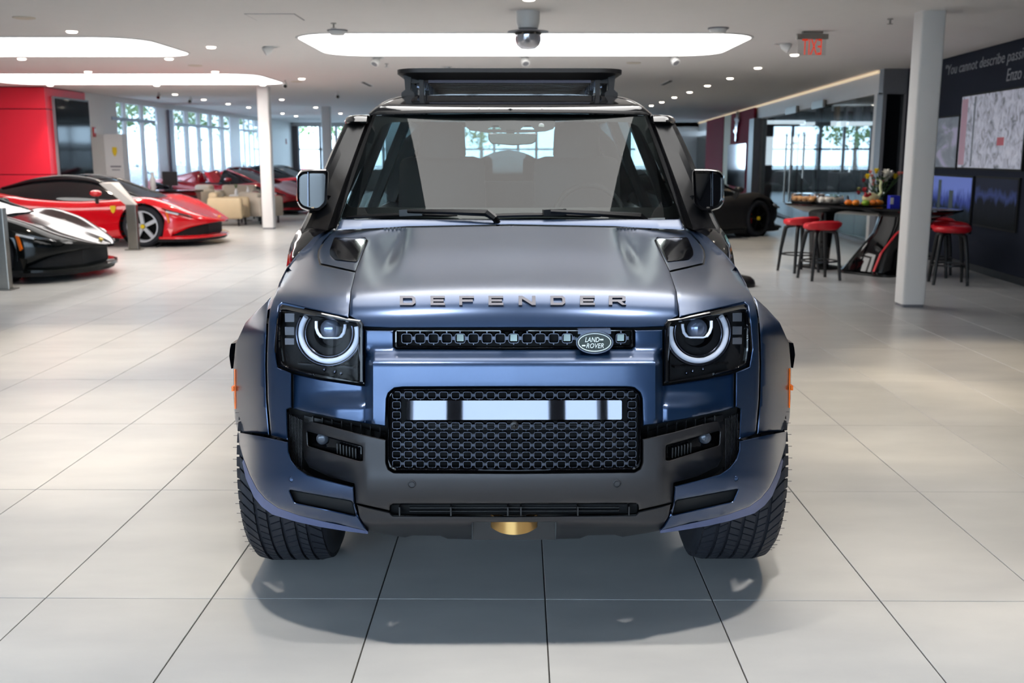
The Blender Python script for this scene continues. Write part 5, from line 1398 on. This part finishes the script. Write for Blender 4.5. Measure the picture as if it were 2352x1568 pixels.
def armchair(px, py, w, d, h, rz, mm, label):
    p = onz(px, py, 0); t = tag(empty('armchair', (p.x, p.y + d / 2, 0), rz), label, 'armchair', 'lounge armchairs')
    def soft(x0, x1, y0, y1, z0, z1, nm, r=.05):
        m = MB(); rs = []
        for z, i in ((z0, r * .5), (z0 + r * .5, 0), (z1 - r, 0), (z1 - r * .3, r * .3), (z1, r)):
            rs.append([Vector((x, y, z)) for x, y in rr(x0 + i, y0 + i, x1 - i, y1 - i, .05, 3)])
        m.rings(rs); m.build(nm, mm, t, 50)
    soft(-w / 2, -w / 2 + .16, -d / 2, d / 2, .16, h * .86, 'arm'); soft(w / 2 - .16, w / 2, -d / 2, d / 2, .16, h * .86, 'arm')
    soft(-w / 2 + .1, w / 2 - .1, d / 2 - .2, d / 2, .16, h, 'backrest'); soft(-w / 2 + .16, w / 2 - .16, -d / 2, d / 2 - .2, .2, .45, 'seat')
    for x in (-1, 1):
        for y in (-1, 1): MB().lathe([(.02, 0), (.025, .17)], 8, (x * (w / 2 - .1), y * (d / 2 - .1), 0), 'z', (True, True)).build('leg', M_black, t)
    return t
armchair(517, 520, .72, .75, .72, 1.55, M_beige, 'beige leather armchair just beyond the red coupe nose')
armchair(588, 514, .8, .75, .70, 2.6, M_cream, 'cream armchair half hidden by the white column')
armchair(540, 503, 1.0, .7, .80, .1, M_cream, 'cream armchair behind the small bottle table')
armchair(446, 502, .7, .7, .80, -.5, M_cream, 'cream armchair near the black monitor desk')
p = onz(560, 507, 0); t = tag(empty('side_table', (p.x, p.y, 0)), 'small round white side table between the armchairs', 'table')
MB().lathe([(.3, .57), (.3, .6), (.28, .605)], 28, (0, 0, 0), 'z', (True, True)).build('top', M_white, t, 40)
MB().lathe([(.2, 0), (.2, .015), (.025, .03), (.025, .57)], 20, (0, 0, 0), 'z', (True, True)).build('pedestal', M_steel, t, 40)
for dx, dy, h, lb, mm in ((-.12, -.1, .17, 'small white bottle with a green sprig on the side table', M_white), (.12, .05, .2, 'small white pump bottle on the side table', M_white)):
    q = tag(empty('bottle', (p.x + dx, p.y + dy, .605)), lb, 'bottle')
    MB().lathe([(.035, 0), (.04, .02), (.038, h * .6), (.015, h * .75), (.015, h * .9)], 14, (0, 0, 0), 'z', (True, True)).build('body', mm, q, 50)
    if dx < 0:
        for k in range(5): a = 2 * PI * k / 5; MB().bar((0, 0, h * .85), (.05 * math.cos(a), .05 * math.sin(a), h * 1.5), .01).build('sprig', mat('leaf_green', S(70, 96, 44), .6), q)
    else: MB().bar((0, 0, h * .88), (-.03, 0, h * 1.05), .014).build('pump', M_white, q)
tag(MB().rings([[Vector((p.x + .30 + .08 * s * x, p.y - .02 + .1 * s * y, z)) for x, y in rr(-1, -1, 1, 1, .4, 3)] for s, z in ((.9, .606), (1, .62), (1, .66), (.8, .68))]).build('red_book', mat('crimson_cloth', S(140, 22, 56), .6), None, 50), 'crimson folded cloth on the side table edge', 'cloth')
# desk with black monitor
p = onz(390, 512, 0); t = tag(empty('desk', (p.x, p.y, 0)), 'dark reception desk carrying the black monitor', 'desk')
MB().box(-.75, .7, -.3, .35, .70, .74).build('top', M_blackgl, t); MB().box(-.7, .65, -.05, .3, 0, .7).build('body', M_rosso2, t); MB().box(-.72, .67, -.08, -.05, .1, .62).build('modesty_panel', M_black, t)
k = p.y / FPX
q = tag(empty('monitor', (at(389, 420, p.y).x, p.y + .05, .74)), 'back of a black monitor on the dark desk', 'monitor')
zt = at(389, 394, p.y).z - .74; MB().box(-17 * k, 17 * k, 0, .03, .10, zt).build('screen', M_black, q); MB().box(-.03, .03, .01, .04, 0, .14).build('neck', M_black, q); MB().box(-.12, .12, -.06, .1, 0, .012).build('foot', M_black, q)
q = tag(empty('bottle', (at(351, 420, p.y).x, p.y, .74)), 'tall white bottle on the desk left of the monitor', 'bottle')
MB().lathe([(.055, 0), (.06, .02), (.06, .25), (.03, .31), (.03, .36)], 16, (0, 0, 0), 'z', (True, True)).build('body', M_white, q, 50); MB().lathe([(.034, .36), (.034, .40)], 14, (0, 0, 0), 'z', (True, True)).build('cap', M_trim, q)
# white totem sign
p = at(262, 400, 24.2); k = 24.2 / FPX * .985; x0, x1 = at(237, 400, 24.2).x, at(286, 400, 24.2).x; zt = at(262, 308, 24.2).z
t = tag(empty('totem_sign', ((x0 + x1) / 2, 24.2, 0)), 'white totem sign with yellow shield in front of the windows', 'sign')
w = (x1 - x0) / 2; MB().box(-w, w, 0, .3, 0, zt).build('body', M_white, t)
MB().box(-w + .12, w, -.012, 0, .25, .55 * zt * .62).build('photo_print', mat('red_car_photo', S(110, 42, 44), .4, var=.9, scale=3), t)
sh = [(-.05, .1), (.05, .1), (.055, 0), (.03, -.07), (0, -.11), (-.03, -.07), (-.055, 0)]
m = MB(); m.rings([[Vector((.06 + x, -.02, zt * .80 + z)) for x, z in sh], [Vector((.06 + x, 0, zt * .80 + z)) for x, z in sh]]); m.build('shield', M_yellow, t)
for k2, (w2, z2) in enumerate(((.24, .62), (.18, .585))):
    MB().box(.06 - w2 / 2, .06 + w2 / 2, -.014, 0, zt * z2, zt * z2 + (.03 if k2 == 0 else .018)).build('caption_line', mat('grey_print', S(120, 116, 124), .6), t)
# fire alarms
for X, Y, px, py, lb in ((LX, None, 215, 303, 'small red fire alarm on the white strip beside the red wall'), (LX, None, 657, 325, 'small red fire alarm on the far white wall')):
    q = onwall(px, py, (LX, 0), (LX, 10)); t = tag(empty('fire_alarm', (LX, q.y, q.z)), lb, 'alarm')
    MB().box(0, .03, -.06, .06, -.11, .11).build('body', mat('alarm_red', S(170, 18, 26), .4), t); MB().box(.03, .045, -.04, .04, -.02, .07).build('strobe', M_trim, t)
# dark display panel on the red block's side
a, b = onwall(124, 400, (LX, 0), (LX, 10)), onwall(203, 220, (LX, 0), (LX, 10))
y0_, y1_ = onwall(124, 300, (LX, 0), (LX, 10)).y, onwall(203, 300, (LX, 0), (LX, 10)).y
t = tag(empty('display_panel', (LX, (y0_ + y1_) / 2, 0)), 'tall dark glossy display panel on the side of the red wall', 'display')
d_ = (y1_ - y0_) / 2
MB().box(.0, .05, -d_, d_, .35, 2.72).build('frame', M_greyfr, t); MB().box(.05, .06, -d_ + .04, d_ - .04, .4, 2.68).build('screen', mat('glossy_dark_screen', S(14, 13, 16), 0.06, spec=0.08), t)

# ================================================================== RIGHT BAR AREA
T0, T1 = Vector((3.95, 14.35, 0)), Vector((5.32, 12.25, 0))
ax = (T1 - T0).normalized(); sd = Vector((-ax.y, ax.x, 0)); Lh = (T1 - T0).length / 2; tc = (T0 + T1) / 2; ZT = .875
tb = tag(empty('bar_table', (tc.x, tc.y, 0), math.atan2(ax.y, ax.x)), 'long gloss black bar table with slanted leg and red stripe', 'table')
pl = [(Lh * 1.02 * math.copysign(abs(math.cos(t)) ** .6, math.cos(t)), .42 * math.copysign(abs(math.sin(t)) ** .7, math.sin(t))) for t in [2 * PI * k / 40 for k in range(40)]]
m = MB(); m.rings([[Vector((x * .8, y * .55, ZT - .11)) for x, y in pl], [Vector((x * .99, y * .98, ZT - .03)) for x, y in pl], [Vector((x, y, ZT - .02)) for x, y in pl], [Vector((x, y, ZT - .004)) for x, y in pl], [Vector((x * .995, y * .99, ZT)) for x, y in pl]])
m.build('top', M_blackgl, tb, 35)
m = MB(); rs = []
for z, x, hw_, hd in ((.0, .12, .42, .26), (.03, .12, .42, .26), (.05, .10, .34, .22), (.3, .22, .26, .17), (.55, .42, .25, .16), (ZT - .1, .62, .36, .2)):
    rs.append([Vector((x + a_ * hw_, b_ * hd, z)) for a_, b_ in rr(-1, -1, 1, 1, .5, 4)])
m.rings(rs); m.build('slanted_leg', M_blackgl, tb, 50)
m = MB(); rs = []
for z, x, hd in ((.06, .30, .225), (.3, .36, .175), (.55, .55, .165), (ZT - .11, .83, .205)):
    rs.append([Vector((x, -hd - .004, z)), Vector((x + .03, -hd - .004, z)), Vector((x + .03, -hd + .01, z)), Vector((x, -hd + .01, z))])
m.rings(rs); m.build('red_stripe', M_redleather, tb)
m = MB(); m.rings([[Vector((-.75 + a_ * .2 * s, b_ * .15 * s, z)) for a_, b_ in rr(-1, -1, 1, 1, .5, 3)] for z, s in ((0, 1.4), (.03, 1.4), (.05, .6), (ZT - .1, .8))]); m.build('support_leg', M_blackgl, tb, 50)
def stool(px, py, Y, rz, label):
    x = at(px, py, Y).x; t = tag(empty('bar_stool', (x, Y, 0), rz), label, 'bar stool', 'red bar stools at the black table')
    sh = .64
    MB().lathe([(.05, sh - .02), (.19, sh - .02), (.215, sh), (.22, sh + .03), (.2, sh + .055), (.1, sh + .06), (.0, sh + .06)], 28).build('seat', M_redleather, t, 50)
    m = MB(); rs = []
    for k in range(15):
        a = PI * (.12 + .76 * k / 14) + PI; c, s = math.cos(a), math.sin(a); hh = .035 * math.sin(PI * k / 14) ** .5 + .045
        rs.append([Vector((.185 * c, .185 * s, sh + .03)), Vector((.235 * c, .235 * s, sh + .02)), Vector((.245 * c, .245 * s, sh + hh)), Vector((.215 * c, .215 * s, sh + hh + .02)), Vector((.185 * c, .185 * s, sh + hh))])
    m.rings(rs); m.build('backrest', M_redleather, t, 50)
    for k in range(4):
        a = PI / 4 + PI / 2 * k; d = Vector((math.cos(a), math.sin(a), 0))
        pts = [d * .05 + Vector((0, 0, sh - .03)), d * .14 + Vector((0, 0, sh - .035)), d * .185 + Vector((0, 0, sh - .06)), d * .20 + Vector((0, 0, sh - .13)), d * .235 + Vector((0, 0, .3)), d * .265]
        MB().tube(pts, [.022, .026, .028, .026, .022, .018], 8).build('leg', M_black, t, 60)
    m = MB(); m.lathe([(.205, .225), (.222, .225), (.222, .243), (.205, .243), (.205, .225)], 32); m.build('foot_ring', M_black, t, 40)
    return t
stool(1838, 516, 13.45, .35, 'red topped bar stool farthest left at the black table')
stool(1886, 528, 12.6, .2, 'red topped bar stool nearest the camera, left end of the table')
stool(2186, 528, 12.15, 2.9, 'red topped bar stool right of the white column')
stool(2150, 520, 12.95, 2.6, 'red topped bar stool half hidden behind the white column')
# food and flowers on the table
def onT(u, v): q = tc + ax * u + sd * v; return Vector((q.x, q.y, ZT))
def plast(name, tint): return glass(name, tint, 1.0)
for u, v, l, w, h, lb, col, nlump in ((-1.0, .0, .21, .17, .13, 'clear lidded tray of pastries at the left end of the table', S(205, 150, 96), 12), (-.56, -.02, .2, .16, .12, 'clear lidded tray of pale rolls beside the fruit', S(206, 196, 182), 10)):
    q = onT(u, v); t = tag(empty('food_tray', q, math.atan2(ax.y, ax.x)), lb, 'tray')
    MB().rings([[Vector((x * s, y * s, z)) for x, y in rr(-l, -w, l, w, .08, 4)] for z, s in ((0, .9), (.012, .95), (.02, 1.0), (.024, .98))]).build('base', M_black, t, 40)
    n = 44; rs = []
    for z, s in ((.02, .97), (h * .9, .9), (h, .84)):
        rs.append([Vector((x * s * (1 + .02 * (-1) ** k), y * s * (1 + .02 * (-1) ** k), z)) for k, (x, y) in enumerate(dens(rr(-l, -w, l, w, .08, 4), .045))])
    MB().rings(rs, True, (False, True)).build('lid', plast('clear_plastic_lid', (.9, .92, .94)), t)
    for k in range(nlump):
        MB().sphere((random.uniform(-l * .75, l * .75), random.uniform(-w * .7, w * .7), .055), .06, 8, 6, (1, .8, .7)).build('pastry', mat('crust_%d' % nlump, col, .6, var=.3, scale=25), t, 60)
q = onT(-.04, -.06); fp = tag(empty('fruit_platter', q), 'black platter of orange and green fruit below the bouquet', 'platter')
MB().lathe([(.24, 0), (.29, .012), (.28, .014), (.23, .006)], 28, (0, 0, 0), 'z', (True, False)).build('plate', M_black, fp, 40)
fruits = [(-0.21, -0.07, .045, S(226, 120, 22)), (-0.14, -0.15, .045, S(230, 130, 30)), (-0.03, -0.19, .045, S(140, 176, 48)), (0.07, -0.18, .045, S(224, 116, 26)), (0.15, -0.13, .045, S(232, 128, 30)), (0.21, -0.04, .04, S(224, 150, 40)), (-0.10, -0.06, .03, S(160, 20, 28)), (-0.03, -0.10, .03, S(150, 18, 26)), (0.24, 0.10, .03, S(48, 74, 26)), (-0.19, 0.04, .035, S(150, 20, 30)), (0.04, -0.10, .03, S(170, 26, 30))]
for k, (x, y, r, c_) in enumerate(fruits):
    tag(MB().sphere((q.x + x, q.y + y, q.z + .012 + r * .8), r, 12, 8, (1.15, 1, .85)).build('fruit', mat('fruit_%d' % k, c_, .4, var=.12, scale=20), None, 60), ['orange papaya half at the left of the platter', 'orange papaya half second from left on the platter', 'light green pear at the front of the platter', 'orange papaya half right of the green pear', 'orange papaya half near the right of the platter', 'yellow orange fruit at the right rim of the platter', 'dark red plum left of the carved swan', 'dark red plum in front of the carved swan', 'dark green fruit behind the right rim', 'red apple at the left back of the platter', 'small red plum below the carved swan'][k], 'fruit', 'fruit on the platter')
sw2 = tag(empty('melon_swan', onT(-.02, .06) + Vector((0, 0, .02))), 'pale melon carved as a swan on the fruit platter', 'carving')
MB().sphere((0, 0, .075), .095, 14, 10, (1.15, .9, .8)).build('body', mat('melon_rind', S(216, 204, 150), .5), sw2, 60)
MB().tube([(.09, 0, .08), (.14, 0, .15), (.12, 0, .23), (.13, 0, .29), (.10, 0, .31)], [.03, .022, .018, .02, .012], 8).build('neck', mat('melon_pale', S(214, 220, 170), .5), sw2, 60)
MB().rings([[Vector((-.05 + .05 * a_, -.07, .12 + .05 * b_)) for a_, b_ in ((-1, -.5), (1, -.6), (.6, .5), (0, .1), (-.6, .6))], [Vector((-.05 + .05 * a_, -.02, .13 + .05 * b_)) for a_, b_ in ((-1, -.5), (1, -.6), (.6, .5), (0, .1), (-.6, .6))]]).build('carved_wing', mat('melon_flesh', S(150, 24, 34), .5), sw2)
bq = onT(-.1, .345); bo = tag(empty('flower_vase', bq), 'glass vase bouquet of white and yellow flowers on the table', 'bouquet')
MB().lathe([(.05, 0), (.055, .01), (.05, .1), (.062, .17)], 20, (0, 0, 0), 'z', (True, False)).build('vase', plast('vase_glass', (.85, .92, .9)), bo, 50)
MB().lathe([(.048, .01), (.046, .1)], 16, (0, 0, 0), 'z', (True, True)).build('water', mat('vase_water', S(190, 210, 210), .1), bo)
rnd = random.Random(3)
def bloom(x, y, z, r, col, nm, n=9):
    m = MB(); m.sphere((x, y, z), r * .35, 8, 6)
    for ring, el in ((n, .15), (n, .6), (max(4, n // 2), 1.05)):
        for k in range(ring):
            a = 2 * PI * (k + .5 * (el > .4)) / ring; d = Vector((math.cos(a) * math.cos(el), math.sin(a) * math.cos(el), math.sin(el))); s_ = Vector((-math.sin(a), math.cos(a), 0)); c = Vector((x, y, z))
            m.add([c + d * r * .2, c + d * r * .7 + s_ * r * .28, c + d * r, c + d * r * .7 - s_ * r * .28], [(0, 1, 2, 3)])
    m.build('flower', mat(nm, col, .6, var=.15, scale=30), bo)
    MB().tube([(x * .15, y * .15, .1), (x * .7, y * .7, z * .7), (x, y, z)], .004, 5).build('stem', mat('stem_green', S(60, 92, 40), .6), bo)
YEL, WHT, PNK, RED_ = S(240, 210, 20), S(240, 236, 224), S(232, 140, 128), S(150, 16, 30)
for x, y, z, r, c_, n_ in ((-.19, -.05, .36, .06, YEL, 'yellow_petal'), (-.06, 0, .43, .06, YEL, 'yellow_petal'), (.2, .02, .36, .06, YEL, 'yellow_petal'), (.06, -.03, .40, .085, WHT, 'white_petal'), (.13, .02, .38, .085, WHT, 'white_petal'), (.09, .05, .33, .08, WHT, 'white_petal'), (-.13, .02, .42, .04, PNK, 'pink_petal'), (-.12, -.02, .37, .04, PNK, 'pink_petal'), (-.10, -.03, .31, .04, PNK, 'pink_petal'), (-.09, 0, .26, .04, PNK, 'pink_petal'), (.24, .0, .40, .045, PNK, 'pink_petal'), (.28, .0, .41, .03, S(220, 90, 70), 'coral_petal'), (0, -.05, .29, .045, RED_, 'red_petal'), (-.22, 0, .31, .045, RED_, 'red_petal'), (-.2, .0, .18, .06, S(190, 50, 56), 'rose_petal'), (-.27, .02, .15, .05, RED_, 'red_petal'), (-.05, -.03, .24, .035, S(228, 230, 190), 'cream_petal'), (-.06, -.05, .33, .035, S(210, 220, 150), 'lime_petal'), (-.28, .0, .2, .04, S(150, 150, 90), 'olive_petal')):
    bloom(x, y, z, r, c_, n_)
lf = MB()
for k in range(70):
    a = rnd.uniform(0, 2 * PI); z = rnd.uniform(.17, .38); rr_ = rnd.uniform(.03, .17); c = Vector((rr_ * math.cos(a), rr_ * math.sin(a), z)); d = Vector((math.cos(a), math.sin(a), rnd.uniform(.1, .9))).normalized() * .07; s_ = Vector((-math.sin(a), math.cos(a), 0)) * .018
    lf.add([c - d * .5, c + s_, c + d * .6, c - s_], [(0, 1, 2, 3)])
lf.build('foliage', mat('foliage_green', S(52, 78, 36), .6, var=.3), bo)['kind'] = 'stuff'
gr_ = MB()
for k in range(60):
    a = rnd.uniform(-.3, .3); c = Vector((rnd.uniform(.1, .34), rnd.uniform(-.05, .1), 0)); gr_.bar(c, c + Vector((rnd.uniform(-.05, .08), rnd.uniform(-.05, .05), rnd.uniform(.08, .22))), .006)
o = gr_.build('herb_garnish', mat('herb_green', S(42, 62, 30), .7)); o.location = onT(.36, .05) + Vector((0, 0, .002)); tag(o, 'green herb garnish beside the carved swan', 'herbs', None, 'stuff')
q = at(2052, 470, 12.75); t = tag(empty('blue_box', (q.x, 12.75, ZT)), 'blue cardboard box on the table left of the white column', 'box')
MB().box(-.06, .06, -.05, .05, 0, .155).build('carton', mat('blue_carton', S(40, 50, 190), .5), t); MB().box(-.062, -.02, -.052, -.05, .05, .13).build('box_label', M_white, t)

# ---- round black floor stand peeping out behind the big car
q = onz(1690, 656, 0); t = tag(empty('floor_stand', (q.x + .02, q.y, 0)), 'round black floor stand peeping out right of the big car', 'stand')
MB().lathe([(.20, 0), (.205, .03), (.19, .075), (.15, .11), (.06, .13), (.02, .135)], 32, (0, 0, 0), 'z', (True, True)).build('base', M_black, t, 50)
MB().lathe([(.03, .13), (.03, .15)], 12, (0, 0, 0), 'z', (False, True)).build('socket', M_steel, t, 50)

# ---- pictures on the charcoal wall
def print_mat(name, stops, scale, warp, vertical=False, rough=.7, seed=0.0):
    m = bpy.data.materials.new(name); m.use_nodes = True; N = m.node_tree.nodes; L = m.node_tree.links; b = N['Principled BSDF']
    tc_ = N.new('ShaderNodeTexCoord'); mp = N.new('ShaderNodeMapping'); mp.inputs['Location'].default_value = (seed, seed, seed); mp.inputs['Scale'].default_value = warp
    no = N.new('ShaderNodeTexNoise'); no.inputs['Scale'].default_value = scale; no.inputs['Detail'].default_value = 6; no.inputs['Distortion'].default_value = 1.2
    rp = N.new('ShaderNodeValToRGB'); el = rp.color_ramp.elements
    for i, (p_, c_) in enumerate(stops):
        e = el[i] if i < 2 else el.new(p_)
        e.position = p_; e.color = (*c_, 1)
    L.new(tc_.outputs['Generated'], mp.inputs[0]); L.new(mp.outputs[0], no.inputs[0])
    if vertical:
        sx = N.new('ShaderNodeSeparateXYZ'); L.new(tc_.outputs['Generated'], sx.inputs[0])
        ad = N.new('ShaderNodeMath'); ad.operation = 'MULTIPLY_ADD'; ad.inputs[1].default_value = .45; L.new(no.outputs['Fac'], ad.inputs[0]); L.new(sx.outputs['Z'], ad.inputs[2]); L.new(ad.outputs[0], rp.inputs[0])
    else: L.new(no.outputs['Fac'], rp.inputs[0])
    L.new(rp.outputs[0], b.inputs['Base Color']); b.inputs['Roughness'].default_value = rough; b.inputs['Specular IOR Level'].default_value = .1
    L.new(rp.outputs[0], b.inputs['Emission Color']); b.inputs['Emission Strength'].default_value = .12
    return m
G1 = print_mat('snowy_forest_print', [(.3, S(120, 124, 136)), (.42, S(176, 180, 196)), (.55, S(206, 210, 226)), (.8, S(222, 226, 238))], 5, (1, 3.2, 1.4))
G2 = print_mat('grey_sketch_print', [(.3, S(110, 118, 130)), (.55, S(140, 148, 160)), (.66, S(176, 174, 200))], 2.2, (1, 1, 1), seed=4)
G3 = print_mat('garden_sky_print', [(.35, S(14, 20, 20)), (.62, S(30, 40, 52)), (.80, S(66, 82, 160)), (1.0, S(120, 140, 220))], 3, (1, 6, 1), True, seed=2)
G4 = print_mat('dusk_coast_print', [(.3, S(16, 17, 20)), (.72, S(26, 28, 36)), (.86, S(62, 74, 124)), (1.0, S(40, 44, 60))], 2, (1, 3, 1), True, seed=7)
def picture(q, gm, label, extra=None):
    """q: image corners TL, TR, BR, BL on the charcoal wall"""
    P = [onwall(x, y, P1, P2) for x, y in q]
    n = Vector((-1, .07, 0)).normalized(); o = sum(P, Vector()) / 4
    y0, y1 = min(p.y for p in P), max(p.y for p in P); z0 = (P[2].z + P[3].z) / 2; z1 = (P[0].z + P[1].z) / 2
    t = tag(empty('framed_screen', (RD((y0 + y1) / 2), (y0 + y1) / 2, (z0 + z1) / 2), -math.atan(.07)), label, 'picture')
    a, b = (y1 - y0) / 2, (z1 - z0) / 2
    MB().box(-.03, -.004, -a, a, -b, b).build('frame', M_blackmt, t); MB().box(-.036, -.03, -a + .025, a - .025, -b + .025, b - .025).build('print', gm, t)
    for nm, y_, z_, hy_, hz_, mm in (extra or ()):
        MB().box(-.038, -.036, -a + 2 * a * (y_ - hy_), -a + 2 * a * (y_ + hy_), -b + 2 * b * (z_ - hz_), -b + 2 * b * (z_ + hz_)).build(nm, mm, t)
picture([(2216, 217), (2358, 199), (2352, 393), (2206, 389)], G1, 'large pale print of a snowy wood on the charcoal wall', [('pink_band', .93, .5, .05, .44, mat('print_pink', S(196, 150, 168), .5)), ('print_figure', .32, .36, .05, .05, mat('print_red', S(196, 70, 78), .5)), ('print_tree', .76, .5, .012, .46, mat('print_grey', S(104, 108, 120), .5, var=.3))])
picture([(2120, 274), (2206, 262), (2200, 388), (2112, 386)], G2, 'small grey sketch print beside the white column')
picture([(2128, 400), (2239, 402), (2231, 530), (2118, 520)], G3, 'blue sky garden print behind the red stools', [('print_cypress', .62, .62, .03, .28, mat('print_dark_green', S(16, 26, 22), .5)), ('print_cypress', .38, .52, .04, .2, MATS['print_dark_green'])])
picture([(2248, 404), (2347, 408), (2337, 533), (2241, 520)], G4, 'dark dusk landscape print at the right edge')
def split_letters(o, label):
    me = o.data; n = len(me.vertices); par_ = list(range(n))
    def find(a):
        while par_[a] != a: par_[a] = par_[par_[a]]; a = par_[a]
        return a
    for e in me.edges: par_[find(e.vertices[0])] = find(e.vertices[1])
    isl = {}
    for p_ in me.polygons: isl.setdefault(find(p_.vertices[0]), []).append(tuple(p_.vertices))
    t = tag(empty('wall_lettering', (0, 0, 0)), label, 'lettering'); t.matrix_basis = o.matrix_basis.copy()
    for fs in isl.values():
        ix = sorted({i for f in fs for i in f}); mp = {i: k for k, i in enumerate(ix)}
        raw('letter', [me.vertices[i].co for i in ix], [tuple(mp[i] for i in f) for f in fs], M_quote, t)
    bpy.data.objects.remove(o, do_unlink=True)
M_quote = mat('quote_lettering', S(140, 142, 150), .6)
q = onwall(2172, 174, P1, P2); q2 = onwall(2352, 152, P1, P2)
d = Vector((-.07, -1, 0)).normalized(); zt_ = Vector((0, 0, 1)); nz = d.cross(zt_)
R = Matrix(((d.x, zt_.x, nz.x), (d.y, zt_.y, nz.y), (d.z, zt_.z, nz.z))).to_4x4()
Lq = (q - q2).length / 27.2 * 51
tx = text_mesh('wall_quote', '"You cannot describe passion, you can only live it."', Lq, .185, .004, M_quote, None, Matrix.Translation(q + nz * .002 - Vector((0, 0, .04))) @ R, shear=.15)
split_letters(tx, 'pale lettering of the passion quote on the charcoal wall')
q = onwall(2312, 187, P1, P2)
tx = text_mesh('wall_quote', 'Enzo Ferrari', 1.15, .15, .004, M_quote, None, Matrix.Translation(q + nz * .002) @ R, shear=.15)
split_letters(tx, 'pale lettering of the quoted name below the quote')

# ================================================================== OUTSIDE
struct(MB().box(-120, 90, -80, 160, -.30, -.13).build('ground', mat('pale_asphalt', S(178, 178, 176), .9, var=.1, scale=.6)))
def tree(x, y, h, r, seed, label):
    rn = random.Random(seed); t = tag(empty('tree', (x, y, -.13)), label, 'tree', 'trees outside the windows')
    MB().tube([(0, 0, 0), (.05, .1, h * .3), (0, 0, h * .65)], [.16, .12, .06], 8).build('trunk', mat('bark', S(96, 82, 70), .9), t, 50)
    m = MB()
    for k in range(900):
        a, b, q_ = rn.uniform(0, 2 * PI), rn.uniform(-1, 1), rn.uniform(.3, 1) ** .5
        c = Vector((r * q_ * math.cos(a) * math.sqrt(1 - b * b), r * q_ * math.sin(a) * math.sqrt(1 - b * b), h * .68 + h * .34 * q_ * b))
        u_ = Vector((rn.uniform(-1, 1), rn.uniform(-1, 1), rn.uniform(-1, 1))).normalized(); v_ = u_.orthogonal().normalized(); s_ = rn.uniform(.1, .22)
        m.add([c - u_ * s_, c + v_ * s_ * .5, c + u_ * s_, c - v_ * s_ * .5], [(0, 1, 2, 3)])
    m.build('crown', mat('tree_leaf', S(96, 122, 66), .7, var=.3, scale=2), t)['kind'] = 'stuff'
for k, (x, y, h, r, lb) in enumerate(((-19, 47, 6, 2.4, 'leafy tree outside the first window bay'), (-17, 58, 7, 2.8, 'leafy tree outside the second window bay'), (-22, 66, 7, 3, 'leafy tree outside beyond the parked cars'), (-14.5, 66, 6.5, 3, 'leafy tree outside the far left windows'), (-9, 62, 5.5, 2.6, 'leafy tree outside the far window beside the column'), (-6, 70, 6, 2.8, 'leafy tree outside straight behind the far window'), (-2, 66, 6, 2.8, 'leafy tree outside seen through the windscreen'))):
    tree(x, y, h, r, k, lb)
def street_car(x, y, rz, col, label):
    t = tag(empty('street_car', (x, y, -.13), rz), label, 'car', 'cars parked outside'); mm = mat('street_paint_%d' % int(col[0] * 999), col, .2, coat=1)
    prof = [(-2.1, .3), (-2.15, .6), (-2.05, .85), (-1.5, .95), (-1.0, 1.38), (-.2, 1.45), (.5, 1.36), (1.1, .95), (1.8, .85), (2.1, .68), (2.15, .4), (2.1, .25)]
    m = MB(); m.rings([[Vector((px_ * s, y_, (z_ if z_ < .9 else .9 + (z_ - .9) * k2))) for px_, z_ in prof] for y_, s, k2 in ((-.88, .97, 0), (-.84, 1, .25), (-.68, 1, .95), (0, 1.01, 1.02), (.68, 1, .95), (.84, 1, .25), (.88, .97, 0))]); m.build('body', mm, t, 50)
    for s in (-1, 1):
        MB().rings([[Vector((px_, s * y_, z_)) for px_, z_, y_ in ((-1.2, .95, .83), (-.9, 1.3, .72), (-.2, 1.38, .70), (.45, 1.28, .72), (.9, .95, .83))], [Vector((px_, s * (y_ - .05), z_)) for px_, z_, y_ in ((-1.2, .95, .83), (-.9, 1.3, .72), (-.2, 1.38, .70), (.45, 1.28, .72), (.9, .95, .83))]]).build('side_glass', M_dkglass, t)
        for x_ in (-1.35, 1.35):
            MB().lathe([(.12, s * .9), (.31, s * .9), (.32, s * .86), (.32, s * .7)], 24, (x_, 0, .32), 'y', (True, True)).build('wheel', M_tyre, t)
    return t
for x, y, rz, c_, lb in ((-14.2, 37.5, .5, S(225, 228, 232), 'white car parked outside the first window bay'), (-13.4, 41.8, .4, S(232, 232, 234), 'white car parked outside the second pane'), (-13.6, 50, .2, S(180, 190, 200), 'silver car parked outside the second window bay'), (-12.5, 57, .1, S(190, 60, 60), 'red car parked outside farther along'), (-8.2, 54, .2, S(225, 225, 228), 'white car parked outside the far window')):
    street_car(x, y, rz, c_, lb)
